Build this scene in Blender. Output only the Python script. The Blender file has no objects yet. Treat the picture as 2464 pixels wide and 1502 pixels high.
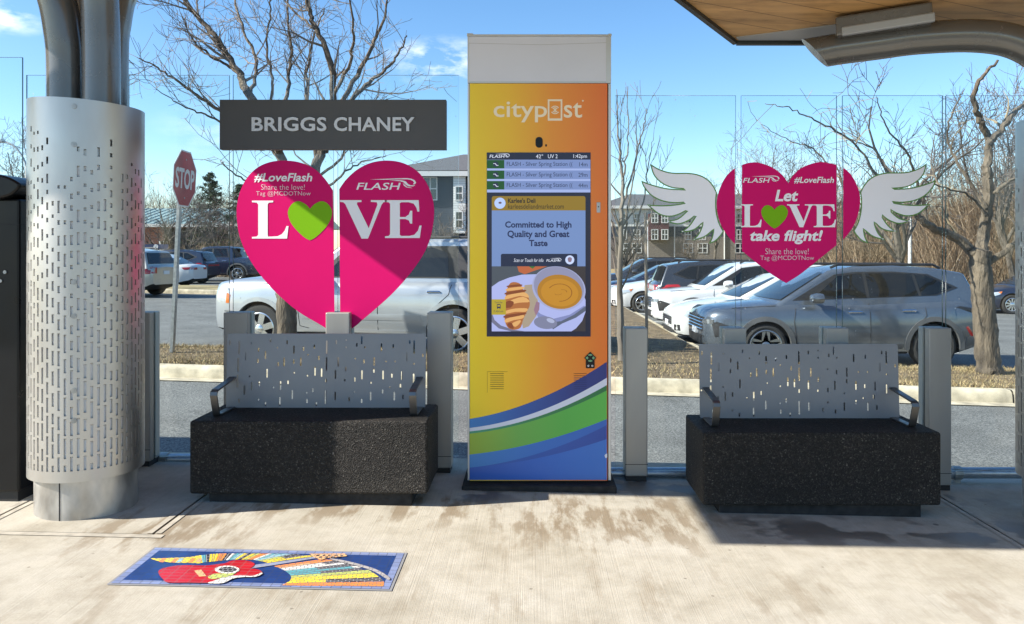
import bpy, bmesh, math, random
from mathutils import Vector, Matrix
from mathutils.geometry import tessellate_polygon
R = math.radians
rnd = random.Random(7)
S = bpy.context.scene
COL = S.collection

# ------------------------------------------------------------------ camera, world, sun, exposure
F, CX, CY, H = 1826.0, 1275.0, 610.0, 1.37          # focal length and principal point (on a 2463 x 1502 frame), eye height
IW, IH = 2463.0, 1502.0
cam = bpy.data.cameras.new('camera')
camo = bpy.data.objects.new('camera', cam); COL.objects.link(camo)
camo.location = (0, 0, H); camo.rotation_euler = (R(90), 0, 0)
cam.sensor_fit = 'HORIZONTAL'; cam.sensor_width = 36.0
cam.lens = F / IW * 36.0
cam.shift_x = -(CX - IW / 2) / IW
cam.shift_y = -(IH / 2 - CY) / IW
cam.clip_start = 0.05; cam.clip_end = 3000
S.camera = camo

SUN_EL, SUN_AZ = R(35), R(15)                       # light travels to +X, 15 degrees towards +Y
w = bpy.data.worlds.new('World'); S.world = w; w.use_nodes = True
wt = w.node_tree
bg = wt.nodes['Background']
sky = wt.nodes.new('ShaderNodeTexSky'); sky.sky_type = 'NISHITA'; sky.sun_disc = False
sky.sun_elevation = SUN_EL; sky.sun_rotation = R(255)
sky.air_density = 1.0; sky.dust_density = 0.25; sky.ozone_density = 2.4
bg.inputs['Strength'].default_value = 0.095
sun = bpy.data.lights.new('sun', 'SUN'); suno = bpy.data.objects.new('sun', sun); COL.objects.link(suno)
sun.energy = 5.0; sun.angle = R(0.5); sun.color = (1.0, 0.93, 0.82)
tr = Vector((math.cos(SUN_EL) * math.cos(SUN_AZ), math.cos(SUN_EL) * math.sin(SUN_AZ), -math.sin(SUN_EL)))
suno.rotation_euler = tr.to_track_quat('-Z', 'Y').to_euler(); suno.location = (-20, -5, 20)
S.view_settings.view_transform = 'Standard'; S.view_settings.look = 'None'
S.view_settings.gamma = 1.0; S.view_settings.exposure = 1.15
S.render.engine = 'CYCLES'
S.cycles.max_bounces = 8; S.cycles.transparent_max_bounces = 24
S.cycles.use_denoising = True

# ------------------------------------------------------------------ helpers
def nd(nt, t, ins=None, **attrs):
    n = nt.nodes.new(t)
    for k, v in attrs.items(): setattr(n, k, v)
    for k, v in (ins or {}).items():
        if isinstance(v, bpy.types.NodeSocket): nt.links.new(v, n.inputs[k])
        else: n.inputs[k].default_value = v
    return n
def mth(nt, op, a, b=0.0, clamp=False):
    return nd(nt, 'ShaderNodeMath', {0: a, 1: b}, operation=op, use_clamp=clamp).outputs[0]
def ramp(nt, fac, stops, interp='LINEAR'):
    n = nd(nt, 'ShaderNodeValToRGB', {0: fac}); cr = n.color_ramp; cr.interpolation = interp
    while len(cr.elements) < len(stops): cr.elements.new(0.5)
    for e, (p, c) in zip(cr.elements, stops):
        e.position = p; e.color = (c if len(c) == 4 else (*c, 1))
    return n.outputs[0]
def mixc(nt, f, a, b, mode='MIX'):
    n = nd(nt, 'ShaderNodeMix', None, data_type='RGBA', blend_type=mode)
    for i, v in ((0, f), (6, a), (7, b)):
        if isinstance(v, bpy.types.NodeSocket): nt.links.new(v, n.inputs[i])
        else: n.inputs[i].default_value = v if i == 0 else (*v, 1)[:4]
    return n.outputs[2]
def c4(c): return (*c, 1)
def mapped(nt, scale, rot=(0, 0, 0), obj=True):
    tc = nd(nt, 'ShaderNodeTexCoord')
    return nd(nt, 'ShaderNodeMapping', {'Vector': tc.outputs['Object'], 'Scale': scale, 'Rotation': rot}).outputs[0]
def noise(nt, vec, scale, detail=4.0, rough=0.55):
    return nd(nt, 'ShaderNodeTexNoise', {'Vector': vec, 'Scale': scale, 'Detail': detail, 'Roughness': rough}).outputs[0]
def mat(name, col, rough=0.5, metal=0.0, var=0.0, vscale=3.0, col2=None, bump=0.0, bscale=60.0, spec=0.5,
        coat=0.0, emit=None, estr=0.0, stretch=(1, 1, 1), rvar=0.0, bdist=0.002):
    m = bpy.data.materials.new(name); m.use_nodes = True
    nt = m.node_tree; b = nt.nodes['Principled BSDF']
    b.inputs['Base Color'].default_value = c4(col); b.inputs['Roughness'].default_value = rough
    b.inputs['Metallic'].default_value = metal; b.inputs['Specular IOR Level'].default_value = spec
    b.inputs['Coat Weight'].default_value = coat; b.inputs['Coat Roughness'].default_value = 0.04
    v = mapped(nt, stretch) if (var or bump or rvar) else None
    if var:
        n = noise(nt, v, vscale)
        c2 = col2 or tuple(x * (1 - var) for x in col); c1 = col if col2 else tuple(min(1, x * (1 + var)) for x in col)
        nt.links.new(ramp(nt, n, [(0.3, c2), (0.7, c1)]), b.inputs['Base Color'])
    if rvar:
        n = noise(nt, v, vscale * 2.3, 5)
        nt.links.new(nd(nt, 'ShaderNodeMapRange', {0: n, 1: .3, 2: .7, 3: max(0, rough - rvar), 4: min(1, rough + rvar)}).outputs[0], b.inputs['Roughness'])
    if bump:
        n = noise(nt, v, bscale, 3)
        nt.links.new(nd(nt, 'ShaderNodeBump', {'Height': n, 'Strength': bump, 'Distance': bdist}).outputs[0], b.inputs['Normal'])
    if emit:
        b.inputs['Emission Color'].default_value = c4(emit); b.inputs['Emission Strength'].default_value = estr
    return m
def srgb(r, g, b):
    f = lambda x: ((x / 255 + 0.055) / 1.055) ** 2.4 if x > 10 else x / 255 / 12.92
    return (f(r), f(g), f(b))

def tag(o, label=None, cat=None, group=None, kind=None):
    if label: o['label'] = label
    if cat: o['category'] = cat
    if group: o['group'] = group
    if kind: o['kind'] = kind
    return o
def thing(name, label, cat, loc=(0, 0, 0), rz=0.0, group=None):
    o = bpy.data.objects.new(name, None); COL.objects.link(o)
    o.empty_display_size = 0.2
    o.location = loc; o.rotation_euler = (0, 0, rz)
    return tag(o, label, cat, group)
def copy_tree(o, parent=None):
    c = o.copy(); COL.objects.link(c)
    if parent is not None: c.parent = parent
    for ch in list(o.children): copy_tree(ch, c)
    return c
ROOTS = {}
def root_of(o):
    while o.parent: o = o.parent
    return o

class MB:
    """collects geometry and links it as one mesh object"""
    def __init__(s, off=(0, 0, 0)):
        s.v = []; s.f = []; s.m = []; s.off = off; s.mi = 0; s.sm = []; s.smooth = False
    def add(s, vs, fs):
        b = len(s.v); s.v += [tuple(p) for p in vs]
        for f in fs:
            s.f.append([b + i for i in f]); s.m.append(s.mi); s.sm.append(s.smooth)
    def box(s, x0, x1, y0, y1, z0, z1):
        s.add([(x0, y0, z0), (x1, y0, z0), (x1, y1, z0), (x0, y1, z0), (x0, y0, z1), (x1, y0, z1), (x1, y1, z1), (x0, y1, z1)],
              [(0, 3, 2, 1), (4, 5, 6, 7), (0, 1, 5, 4), (1, 2, 6, 5), (2, 3, 7, 6), (3, 0, 4, 7)])
    def tube(s, path, rad, n=8, cap=True, sq=1.0, rough=0.0, seed=1):
        rq = random.Random(seed)
        path = [Vector(p) for p in path]
        if not hasattr(rad, '__len__'): rad = [rad] * len(path)
        vs = []; fs = []; up = None
        for i, p in enumerate(path):
            t = (path[min(i + 1, len(path) - 1)] - path[max(i - 1, 0)])
            if t.length < 1e-9: t = Vector((0, 0, 1))
            t.normalize()
            if up is None:
                a = Vector((0, 1, 0)) if abs(t.y) < 0.9 else Vector((1, 0, 0))
            else: a = up
            x = a - t * a.dot(t)
            if x.length < 1e-6: x = Vector((1, 0, 0)) - t * t.x
            x.normalize(); up = x; y = t.cross(x)
            for k in range(n):
                an = 2 * math.pi * k / n
                rf = rad[i] * (1 + rough * rq.gauss(0, 1)) if rough else rad[i]
                vs.append(p + x * (math.cos(an) * rf) + y * (math.sin(an) * rf * sq))
        for i in range(len(path) - 1):
            for k in range(n):
                k2 = (k + 1) % n
                fs.append((i * n + k, i * n + k2, (i + 1) * n + k2, (i + 1) * n + k))
        if cap and n > 2:
            fs.append(tuple(range(n))[::-1]); fs.append(tuple((len(path) - 1) * n + k for k in range(n)))
        s.add(vs, fs)
    def prism(s, poly, y0, y1, plane='xz'):
        """closed 2-D outline (x,z) extruded along y"""
        n = len(poly)
        ar = sum(poly[i][0] * poly[(i + 1) % n][1] - poly[(i + 1) % n][0] * poly[i][1] for i in range(n))
        if ar < 0: poly = poly[::-1]
        if plane == 'xz': mk = lambda p, d: (p[0], d, p[1])
        elif plane == 'xy': mk = lambda p, d: (p[0], p[1], d)
        else: mk = lambda p, d: (d, p[0], p[1])
        vs = [mk(p, y0) for p in poly] + [mk(p, y1) for p in poly]
        fs = [tuple(range(n)), tuple(range(n, 2 * n))[::-1]] + [(i, i + n, (i + 1) % n + n, (i + 1) % n) for i in range(n)]
        if plane != 'xz': fs = [f[::-1] for f in fs]
        s.add(vs, fs)
    def sheet(s, poly, y, plane='xz'):
        n = len(poly)
        ar = sum(poly[i][0] * poly[(i + 1) % n][1] - poly[(i + 1) % n][0] * poly[i][1] for i in range(n))
        if ar < 0: poly = poly[::-1]
        pts = [((p[0], y, p[1]) if plane == 'xz' else (p[0], p[1], y)) for p in poly]
        if n < 7: s.add(pts, [tuple(range(n))]); return
        fs = []
        for a, b, c in tessellate_polygon([[Vector((p[0], p[1], 0)) for p in poly]]):
            ar = (poly[b][0] - poly[a][0]) * (poly[c][1] - poly[a][1]) - (poly[c][0] - poly[a][0]) * (poly[b][1] - poly[a][1])
            if abs(ar) > 1e-12: fs.append((a, b, c) if ar > 0 else (a, c, b))
        s.add(pts, fs)
    def lathe(s, prof, n=32, c=(0, 0, 0), axis='z', a0=0.0, a1=2 * math.pi, close=False):
        """profile [(r, h)] turned about an axis through c"""
        full = abs(a1 - a0 - 2 * math.pi) < 1e-6
        m = n if full else n + 1
        vs = []
        for r, h in prof:
            for k in range(m):
                a = a0 + (a1 - a0) * k / n
                if axis == 'z': vs.append((c[0] + r * math.cos(a), c[1] + r * math.sin(a), c[2] + h))
                else: vs.append((c[0] + r * math.cos(a), c[1] + h, c[2] + r * math.sin(a)))
        fs = []
        for i in range(len(prof) - 1 + (1 if close else 0)):
            j = (i + 1) % len(prof)
            for k in range(n):
                k2 = (k + 1) % m
                f = (i * m + k, i * m + k2, j * m + k2, j * m + k)
                fs.append(f if axis == 'z' else f[::-1])
        s.add(vs, fs)
    def build(s, name, mats, parent=None, bevel=0.0, seg=2, smooth=None, kind=None, angle=35, fix=False):
        if not isinstance(mats, (list, tuple)): mats = [mats]
        off = Vector(s.off)
        me = bpy.data.meshes.new(name)
        me.from_pydata([tuple(Vector(p) - off) for p in s.v], [], s.f)
        for m in mats: me.materials.append(m)
        if len(mats) > 1: me.polygons.foreach_set('material_index', s.m)
        sm = s.sm if smooth is None else [smooth] * len(s.f)
        me.polygons.foreach_set('use_smooth', sm)
        if fix:
            bm = bmesh.new(); bm.from_mesh(me); bmesh.ops.remove_doubles(bm, verts=bm.verts, dist=1e-5)
            bmesh.ops.recalc_face_normals(bm, faces=bm.faces); bm.to_mesh(me); bm.free()
        me.update()
        if smooth or any(sm): me.set_sharp_from_angle(angle=R(angle))
        o = bpy.data.objects.new(name, me); COL.objects.link(o)
        if parent is not None: o.parent = parent
        if bevel:
            b = o.modifiers.new('bevel', 'BEVEL'); b.width = bevel; b.segments = seg; b.limit_method = 'ANGLE'; b.angle_limit = R(40)
        if kind: o['kind'] = kind
        return o

def P(px, py, Y): return Vector(((px - CX) * Y / F, Y, H - (py - CY) * Y / F))
def PX(px, Y): return (px - CX) * Y / F
def PZ(py, Y): return H - (py - CY) * Y / F
def zp(x): return 0.02 - 0.022 * max(-6, min(6, x))           # platform surface
def zl(x): return -0.37 - 0.02 * max(-14, min(14, x))         # car park surface
def GP(px, py):                                               # pixel on the platform
    z = 0.0
    for _ in range(6):
        Y = (H - z) * F / (py - CY); X = PX(px, Y); z = zp(X)
    return X, Y
def crom(pts, n=6, closed=True):
    pts = [Vector((*p, 0)[:3]) if len(p) == 2 else Vector(p) for p in pts]; out = []; N = len(pts)
    for i in range(N if closed else N - 1):
        g = (lambda k: pts[k % N]) if closed else (lambda k: pts[max(0, min(N - 1, k))])
        p0, p1, p2, p3 = g(i - 1), g(i), g(i + 1), g(i + 2)
        for k in range(n):
            t = k / n
            out.append(0.5 * ((2 * p1) + (p2 - p0) * t + (2 * p0 - 5 * p1 + 4 * p2 - p3) * t * t + (3 * p1 - p0 - 3 * p2 + p3) * t ** 3))
    if not closed: out.append(pts[-1])
    return out
def xy(pts): return [(p[0], p[1]) for p in pts]
def segs(runs, n=6):
    """outline of smooth runs joined at sharp corners"""
    out = []
    for r in runs:
        c = xy(crom(r, n, False)); out += c if not out else c[1:]
    if (Vector(out[0]) - Vector(out[-1])).length < 1e-6: out.pop()
    return out
def clipx(poly, x0, x1):
    def half(poly, x, keep):
        out = []
        for i in range(len(poly)):
            a, b = poly[i], poly[(i + 1) % len(poly)]
            ia, ib = keep(a[0]), keep(b[0])
            if ia: out.append(a)
            if ia != ib:
                t = (x - a[0]) / (b[0] - a[0]); out.append((x, a[1] + t * (b[1] - a[1])))
        return out
    return half(half(poly, x0, lambda v: v >= x0), x1, lambda v: v <= x1)
def inset(poly, d):
    n = len(poly); ar = sum(poly[i][0] * poly[(i + 1) % n][1] - poly[(i + 1) % n][0] * poly[i][1] for i in range(n))
    sg = 1 if ar > 0 else -1; out = []
    for i in range(n):
        a, b, c = Vector(poly[i - 1]), Vector(poly[i]), Vector(poly[(i + 1) % n])
        e1 = (b - a); e2 = (c - b)
        if e1.length < 1e-9 or e2.length < 1e-9: continue
        e1.normalize(); e2.normalize()
        n1 = Vector((-e1.y, e1.x)) * sg; n2 = Vector((-e2.y, e2.x)) * sg
        m = n1 + n2
        if m.length < 0.35: m = n1 * 0.35
        m = m / max(0.35, m.length_squared / 2) 
        out.append((b.x + m.x * d, b.y + m.y * d))
    return out
TXT = {}
def text_geo(s, bold=0.0, shear=0.0, spacing=1.0):
    key = (s, bold, shear, spacing)
    if key in TXT: return TXT[key]
    cu = bpy.data.curves.new('text', 'FONT'); cu.body = s; cu.offset = bold; cu.shear = shear
    cu.space_character = spacing; cu.resolution_u = 3
    ob = bpy.data.objects.new('text', cu); COL.objects.link(ob)
    dg = bpy.context.evaluated_depsgraph_get()
    me = bpy.data.meshes.new_from_object(ob.evaluated_get(dg))
    vs = [v.co.copy() for v in me.vertices]; fs = [tuple(p.vertices) for p in me.polygons]
    bpy.data.objects.remove(ob); bpy.data.curves.remove(cu); bpy.data.meshes.remove(me)
    TXT[key] = (vs, fs); return vs, fs
def text(mb, s, x0, x1, z0, z1, y, bold=0.0, shear=0.0, depth=0.0, spacing=1.0, keep=False):
    """lettering standing in the plane y, facing -y, filling the rectangle"""
    vs, fs = text_geo(s, bold, shear, spacing)
    ax = min(v.x for v in vs); bx = max(v.x for v in vs); ay = min(v.y for v in vs); by = max(v.y for v in vs)
    sx = (x1 - x0) / (bx - ax); sz = (z1 - z0) / (by - ay)
    pts = [(x0 + (v.x - ax) * sx, y, z0 + (v.y - ay) * sz) for v in vs]
    if depth:
        n = len(pts); ed = {}
        for f in fs:
            for i in range(len(f)): ed[(f[i], f[(i + 1) % len(f)])] = 1
        side = [(b, a, a + n, b + n) for (a, b) in ed if (b, a) not in ed]
        mb.add(pts + [(p[0], p[1] + depth, p[2]) for p in pts], list(fs) + side)
    else: mb.add(pts, fs)

# ------------------------------------------------------------------ small clouds in the sky
def sky_clouds():
    tc = nd(wt, 'ShaderNodeTexCoord'); v = tc.outputs['Generated']
    hsv = nd(wt, 'ShaderNodeHueSaturation', {'Saturation': 1.2, 'Value': 1.1, 'Color': sky.outputs[0]})
    n = noise(wt, nd(wt, 'ShaderNodeMapping', {'Vector': v, 'Scale': (1, 1, 2.6)}).outputs[0], 19, 7, 0.6)
    tot = None
    for d, s in (((-0.11, 1, 0.251), 0.085), ((-0.145, 1, 0.262), 0.05), ((-0.70, 1, 0.312), 0.05), ((0.35, 1, 0.09), 0.10), ((-0.40, 1, 0.16), 0.09)):
        d = Vector(d).normalized()
        off = nd(wt, 'ShaderNodeVectorMath', {0: v, 1: tuple(d)}, operation='SUBTRACT').outputs[0]
        off = nd(wt, 'ShaderNodeVectorMath', {0: off, 1: (1, 1, 2.4)}, operation='MULTIPLY').outputs[0]
        l = nd(wt, 'ShaderNodeVectorMath', {0: off}, operation='LENGTH').outputs[1]
        g = nd(wt, 'ShaderNodeMapRange', {0: l, 1: 0.0, 2: s, 3: 1.0, 4: 0.0}).outputs[0]
        g = mth(wt, 'MULTIPLY', g, 0.95 if d.z > 0.2 else 0.35)
        tot = g if tot is None else mth(wt, 'MAXIMUM', tot, g)
    f = mth(wt, 'MULTIPLY', tot, nd(wt, 'ShaderNodeMapRange', {0: n, 1: 0.42, 2: 0.68}).outputs[0], True)
    wt.links.new(mixc(wt, f, hsv.outputs[0], (8.2, 8.4, 8.7)), bg.inputs['Color'])
sky_clouds()

# ------------------------------------------------------------------ materials
def concrete_mat():
    m = mat('broomed concrete', (0.5, 0.46, 0.4), 0.85); nt = m.node_tree; b = nt.nodes['Principled BSDF']
    tc = nd(nt, 'ShaderNodeTexCoord'); o = tc.outputs['Object']
    sp = nd(nt, 'ShaderNodeSeparateXYZ', {0: o}); x, y = sp.outputs[0], sp.outputs[1]
    big = noise(nt, o, 1.6, 6, 0.6); mid = noise(nt, o, 9, 5, 0.65); fine = noise(nt, o, 160, 3)
    br = noise(nt, nd(nt, 'ShaderNodeMapping', {'Vector': o, 'Scale': (260, 1.6, 1), 'Rotation': (0, 0, R(3))}).outputs[0], 1.0, 1, 0.3)
    base = ramp(nt, big, [(0.28, (0.36, 0.325, 0.255)), (0.5, (0.455, 0.425, 0.355)), (0.75, (0.51, 0.485, 0.425))])
    base = mixc(nt, 1.0, base, ramp(nt, mid, [(0.25, (0.78, 0.77, 0.75)), (0.6, (1, 1, 1))]), 'MULTIPLY')
    base = mixc(nt, 0.22, base, ramp(nt, br, [(0.3, (0.62, 0.6, 0.57)), (0.62, (1, 1, 1))]), 'MULTIPLY')
    base = mixc(nt, 0.5, base, ramp(nt, fine, [(0.3, (0.75, 0.75, 0.75)), (0.65, (1, 1, 1))]), 'MULTIPLY')
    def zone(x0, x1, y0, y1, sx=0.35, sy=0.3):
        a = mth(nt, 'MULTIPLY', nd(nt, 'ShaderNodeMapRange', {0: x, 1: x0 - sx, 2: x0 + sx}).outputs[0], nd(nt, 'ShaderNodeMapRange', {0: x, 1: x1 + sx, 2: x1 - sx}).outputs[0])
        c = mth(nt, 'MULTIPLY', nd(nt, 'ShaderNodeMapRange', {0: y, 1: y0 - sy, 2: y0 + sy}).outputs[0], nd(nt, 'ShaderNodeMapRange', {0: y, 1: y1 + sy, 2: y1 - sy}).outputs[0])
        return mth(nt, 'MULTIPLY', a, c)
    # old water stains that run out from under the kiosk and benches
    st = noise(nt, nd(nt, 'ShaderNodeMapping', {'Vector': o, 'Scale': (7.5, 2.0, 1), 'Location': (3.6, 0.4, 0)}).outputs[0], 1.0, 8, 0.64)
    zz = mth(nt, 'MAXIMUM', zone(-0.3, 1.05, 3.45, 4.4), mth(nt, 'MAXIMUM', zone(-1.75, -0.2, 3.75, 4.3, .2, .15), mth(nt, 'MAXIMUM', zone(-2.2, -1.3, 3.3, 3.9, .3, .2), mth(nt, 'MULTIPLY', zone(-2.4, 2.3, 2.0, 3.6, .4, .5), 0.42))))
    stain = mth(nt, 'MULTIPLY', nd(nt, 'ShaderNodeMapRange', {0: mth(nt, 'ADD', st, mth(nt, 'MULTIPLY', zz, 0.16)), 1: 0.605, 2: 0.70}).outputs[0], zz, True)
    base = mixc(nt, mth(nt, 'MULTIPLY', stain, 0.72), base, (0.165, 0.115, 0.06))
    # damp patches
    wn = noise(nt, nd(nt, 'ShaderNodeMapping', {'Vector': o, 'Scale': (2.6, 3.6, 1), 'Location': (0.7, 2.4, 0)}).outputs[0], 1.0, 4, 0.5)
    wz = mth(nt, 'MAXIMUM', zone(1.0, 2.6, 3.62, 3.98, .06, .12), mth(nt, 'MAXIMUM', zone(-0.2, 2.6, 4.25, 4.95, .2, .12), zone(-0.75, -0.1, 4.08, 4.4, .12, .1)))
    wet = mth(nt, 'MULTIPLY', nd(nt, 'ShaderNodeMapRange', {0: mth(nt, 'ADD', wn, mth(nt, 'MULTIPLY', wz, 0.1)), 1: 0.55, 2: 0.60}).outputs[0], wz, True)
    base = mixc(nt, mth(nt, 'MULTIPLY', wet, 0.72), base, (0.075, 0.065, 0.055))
    # dropped gum
    vo = nd(nt, 'ShaderNodeTexVoronoi', {'Vector': o, 'Scale': 2.4, 'Randomness': 1.0})
    gum = nd(nt, 'ShaderNodeMapRange', {0: mth(nt, 'ADD', vo.outputs['Distance'], mth(nt, 'MULTIPLY', mid, 0.03)), 1: 0.045, 2: 0.05, 3: 1.0, 4: 0.0}).outputs[0]
    base = mixc(nt, mth(nt, 'MULTIPLY', gum, 0.7), base, (0.08, 0.065, 0.05))
    v2 = nd(nt, 'ShaderNodeTexVoronoi', {'Vector': o, 'Scale': 11.0})
    pick = mth(nt, 'LESS_THAN', nd(nt, 'ShaderNodeSeparateColor', {0: v2.outputs['Color']}).outputs[0], 0.22)
    grit = mth(nt, 'MULTIPLY', pick, nd(nt, 'ShaderNodeMapRange', {0: mth(nt, 'ADD', v2.outputs['Distance'], mth(nt, 'MULTIPLY', fine, 0.08)), 1: 0.10, 2: 0.13, 3: 1.0, 4: 0.0}).outputs[0])
    base = mixc(nt, mth(nt, 'MULTIPLY', grit, 0.55), base, (0.10, 0.08, 0.06))
    nt.links.new(base, b.inputs['Base Color'])
    nt.links.new(nd(nt, 'ShaderNodeMapRange', {0: wet, 3: 0.88, 4: 0.45}).outputs[0], b.inputs['Roughness'])
    hgt = mth(nt, 'ADD', mth(nt, 'MULTIPLY', br, 0.8), mth(nt, 'MULTIPLY', fine, 0.5))
    nt.links.new(nd(nt, 'ShaderNodeBump', {'Height': hgt, 'Strength': 0.4, 'Distance': 0.003}).outputs[0], b.inputs['Normal'])
    return m
def speckle_mat(name, cols, scale, rough=0.9, bump=0.6, big=0.25, bdist=0.003, spec=0.3, det=4.0):
    m = mat(name, cols[1], rough, spec=spec); nt = m.node_tree; b = nt.nodes['Principled BSDF']
    o = nd(nt, 'ShaderNodeTexCoord').outputs['Object']
    n1 = noise(nt, o, scale, det, 0.85); n2 = noise(nt, o, 1.3, 5, 0.6)
    c = ramp(nt, n1, [(0.41, cols[0]), (0.5, cols[1]), (0.60, cols[2])])
    c = mixc(nt, 1.0, c, ramp(nt, n2, [(0.3, (1 - big,) * 3), (0.7, (1, 1, 1))]), 'MULTIPLY')
    nt.links.new(c, b.inputs['Base Color'])
    nt.links.new(nd(nt, 'ShaderNodeBump', {'Height': n1, 'Strength': bump, 'Distance': bdist}).outputs[0], b.inputs['Normal'])
    return m
M = {}
M['concrete'] = concrete_mat()
M['joint'] = mat('joint sealant', (0.06, 0.055, 0.05), 0.9)
M['edge'] = mat('trowelled edge', (0.38, 0.35, 0.29), 0.85, var=.25, vscale=14)
M['asphalt'] = speckle_mat('worn asphalt', ((0.085, 0.088, 0.085), (0.165, 0.169, 0.162), (0.31, 0.312, 0.298)), 48, big=.38)
M['kerb'] = mat('kerb concrete', (0.47, 0.41, 0.30), 0.9, var=0.4, vscale=5, bump=.5, bscale=60)
M['soil'] = mat('dead turf', (0.15, 0.108, 0.06), 0.95, var=0.5, vscale=7, bump=.8, bscale=40, bdist=.02)
M['grassground'] = mat('winter grass', (0.27, 0.215, 0.105), 0.95, var=0.4, vscale=0.6, bump=.5, bscale=12, bdist=.05)
def island_blade_mat(name, stops):
    m = mat(name, stops[0][1], 0.8, spec=0.2); nt = m.node_tree; b = nt.nodes['Principled BSDF']
    g = nd(nt, 'ShaderNodeNewGeometry')
    nt.links.new(ramp(nt, g.outputs['Random Per Island'], stops), b.inputs['Base Color'])
    return m
M['straw'] = island_blade_mat('straw blades', [(0.0, (0.10, 0.065, 0.035)), (0.35, (0.30, 0.22, 0.115)), (0.75, (0.50, 0.395, 0.22)), (0.93, (0.13, 0.135, 0.06)), (1.0, (0.45, 0.35, 0.19))])
M['brush'] = island_blade_mat('winter brush', [(0.0, (0.07, 0.045, 0.03)), (0.4, (0.19, 0.125, 0.075)), (0.8, (0.30, 0.215, 0.135)), (1.0, (0.40, 0.31, 0.21))])
M['paint_line'] = mat('road paint', (0.72, 0.72, 0.69), 0.8, var=.2, vscale=30)
M['alu'] = mat('brushed aluminium', (0.50, 0.49, 0.465), 0.42, 0.85, rvar=.08, vscale=5, stretch=(1, 1, .15), var=.08)
M['stainless'] = mat('bead blasted stainless', (0.52, 0.508, 0.485), 0.40, 0.92, rvar=.06, vscale=4, var=.07, stretch=(1, 1, .3))
M['liner'] = mat('pale liner', (0.85, 0.85, 0.84), 0.6, 0.0)
M['collar'] = mat('weathered steel collar', (0.44, 0.43, 0.41), 0.45, 0.8, var=.4, vscale=7, rvar=.15, stretch=(1, 1, .5))
M['tube'] = mat('grey painted steel', (0.15, 0.148, 0.142), 0.25, 0.4, coat=.35, rvar=.05, var=.05)
M['post'] = mat('anodised post', (0.38, 0.37, 0.345), 0.5, 0.6, rvar=.08, vscale=6, var=.08, stretch=(1, 1, .15))
M['dark_gap'] = mat('dark gap', (0.012, 0.012, 0.014), 0.8)
M['bench_metal'] = mat('powder coated perforated steel', (0.20, 0.212, 0.235), 0.42, 0.4, rvar=.06, var=.05)
M['arm'] = mat('arm steel', (0.17, 0.167, 0.16), 0.38, 0.85, rvar=.08, var=.08, vscale=9)
M['granite'] = speckle_mat('black exposed aggregate', ((0.0055, 0.0052, 0.0048), (0.019, 0.0178, 0.0163), (0.095, 0.087, 0.077)), 190, 0.75, 1.0, .35, .006, .3, 5.0)
M['granite_base'] = mat('dark base', (0.02, 0.019, 0.018), 0.9, var=.5, vscale=20)
M['sign_face'] = mat('charcoal sign', (0.078, 0.078, 0.08), 0.55, var=.05)
M['sign_letter'] = mat('brushed letters', (0.62, 0.62, 0.63), 0.45, 0.3)
M['black'] = mat('black paint', (0.0055, 0.006, 0.007), 0.32, rvar=.06, spec=.3)
M['black_rough'] = mat('black plastic', (0.015, 0.015, 0.015), 0.6)
M['galv'] = mat('galvanised steel', (0.40, 0.40, 0.385), 0.45, 0.8, var=.25, vscale=20, rvar=.1)
M['pipe'] = mat('rail pipe', (0.42, 0.45, 0.49), 0.35, 0.8, var=.15, vscale=18)
M['white_panel'] = mat('white diffuser', (0.70, 0.705, 0.76), 0.35, var=.03)
M['cream'] = mat('cream frame', (0.62, 0.615, 0.58), 0.35, 0.3)
M['pink'] = mat('magenta film', srgb(214, 0, 106), 0.5, var=.03, spec=.2)
M['white'] = mat('white film', (0.92, 0.915, 0.96), 0.45)
M['pale_pink'] = mat('thin white lettering', (0.78, 0.70, 0.75), 0.45)
M['lime'] = mat('lime film', srgb(122, 180, 6), 0.5, spec=.2)
M['wing_green'] = mat('green film edge', srgb(92, 140, 62), 0.45)

def granite_mat():
    m = mat('black exposed aggregate', (0.02, 0.02, 0.02), 0.7, spec=.35); nt = m.node_tree; b = nt.nodes['Principled BSDF']
    o = nd(nt, 'ShaderNodeTexCoord').outputs['Object']
    v1 = nd(nt, 'ShaderNodeTexVoronoi', {'Vector': o, 'Scale': 170.0}); v2 = nd(nt, 'ShaderNodeTexVoronoi', {'Vector': o, 'Scale': 75.0})
    c1 = nd(nt, 'ShaderNodeSeparateColor', {0: v1.outputs['Color']}).outputs[0]; c2 = nd(nt, 'ShaderNodeSeparateColor', {0: v2.outputs['Color']}).outputs[1]
    a = ramp(nt, c1, [(0.0, (.0035, .0033, .003)), (0.5, (.011, .0103, .0095)), (0.8, (.024, .022, .020)), (0.97, (.048, .045, .040)), (1.0, (.12, .115, .105))])
    a = mixc(nt, 0.6, a, ramp(nt, c2, [(0.2, (.55, .54, .52)), (0.9, (1.5, 1.45, 1.4))]), 'MULTIPLY')
    a = mixc(nt, 1.0, a, ramp(nt, noise(nt, o, 3.0, 5, .6), [(.3, (.6, .6, .6)), (.7, (1.15, 1.13, 1.1))]), 'MULTIPLY')
    sp = nd(nt, 'ShaderNodeSeparateXYZ', {0: o})
    dustf = mth(nt, 'MULTIPLY', nd(nt, 'ShaderNodeMapRange', {0: sp.outputs[2], 1: .16, 2: .05}).outputs[0], noise(nt, o, 7, 5, .65))
    a = mixc(nt, mth(nt, 'MULTIPLY', dustf, .18), a, (.10, .085, .065))
    nt.links.new(a, b.inputs['Base Color'])
    h = mth(nt, 'ADD', mth(nt, 'MULTIPLY', v1.outputs['Distance'], 1.0), mth(nt, 'MULTIPLY', c2, .5))
    nt.links.new(nd(nt, 'ShaderNodeBump', {'Height': h, 'Strength': .8, 'Distance': .006}).outputs[0], b.inputs['Normal'])
    return m
M['granite'] = granite_mat()
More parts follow.
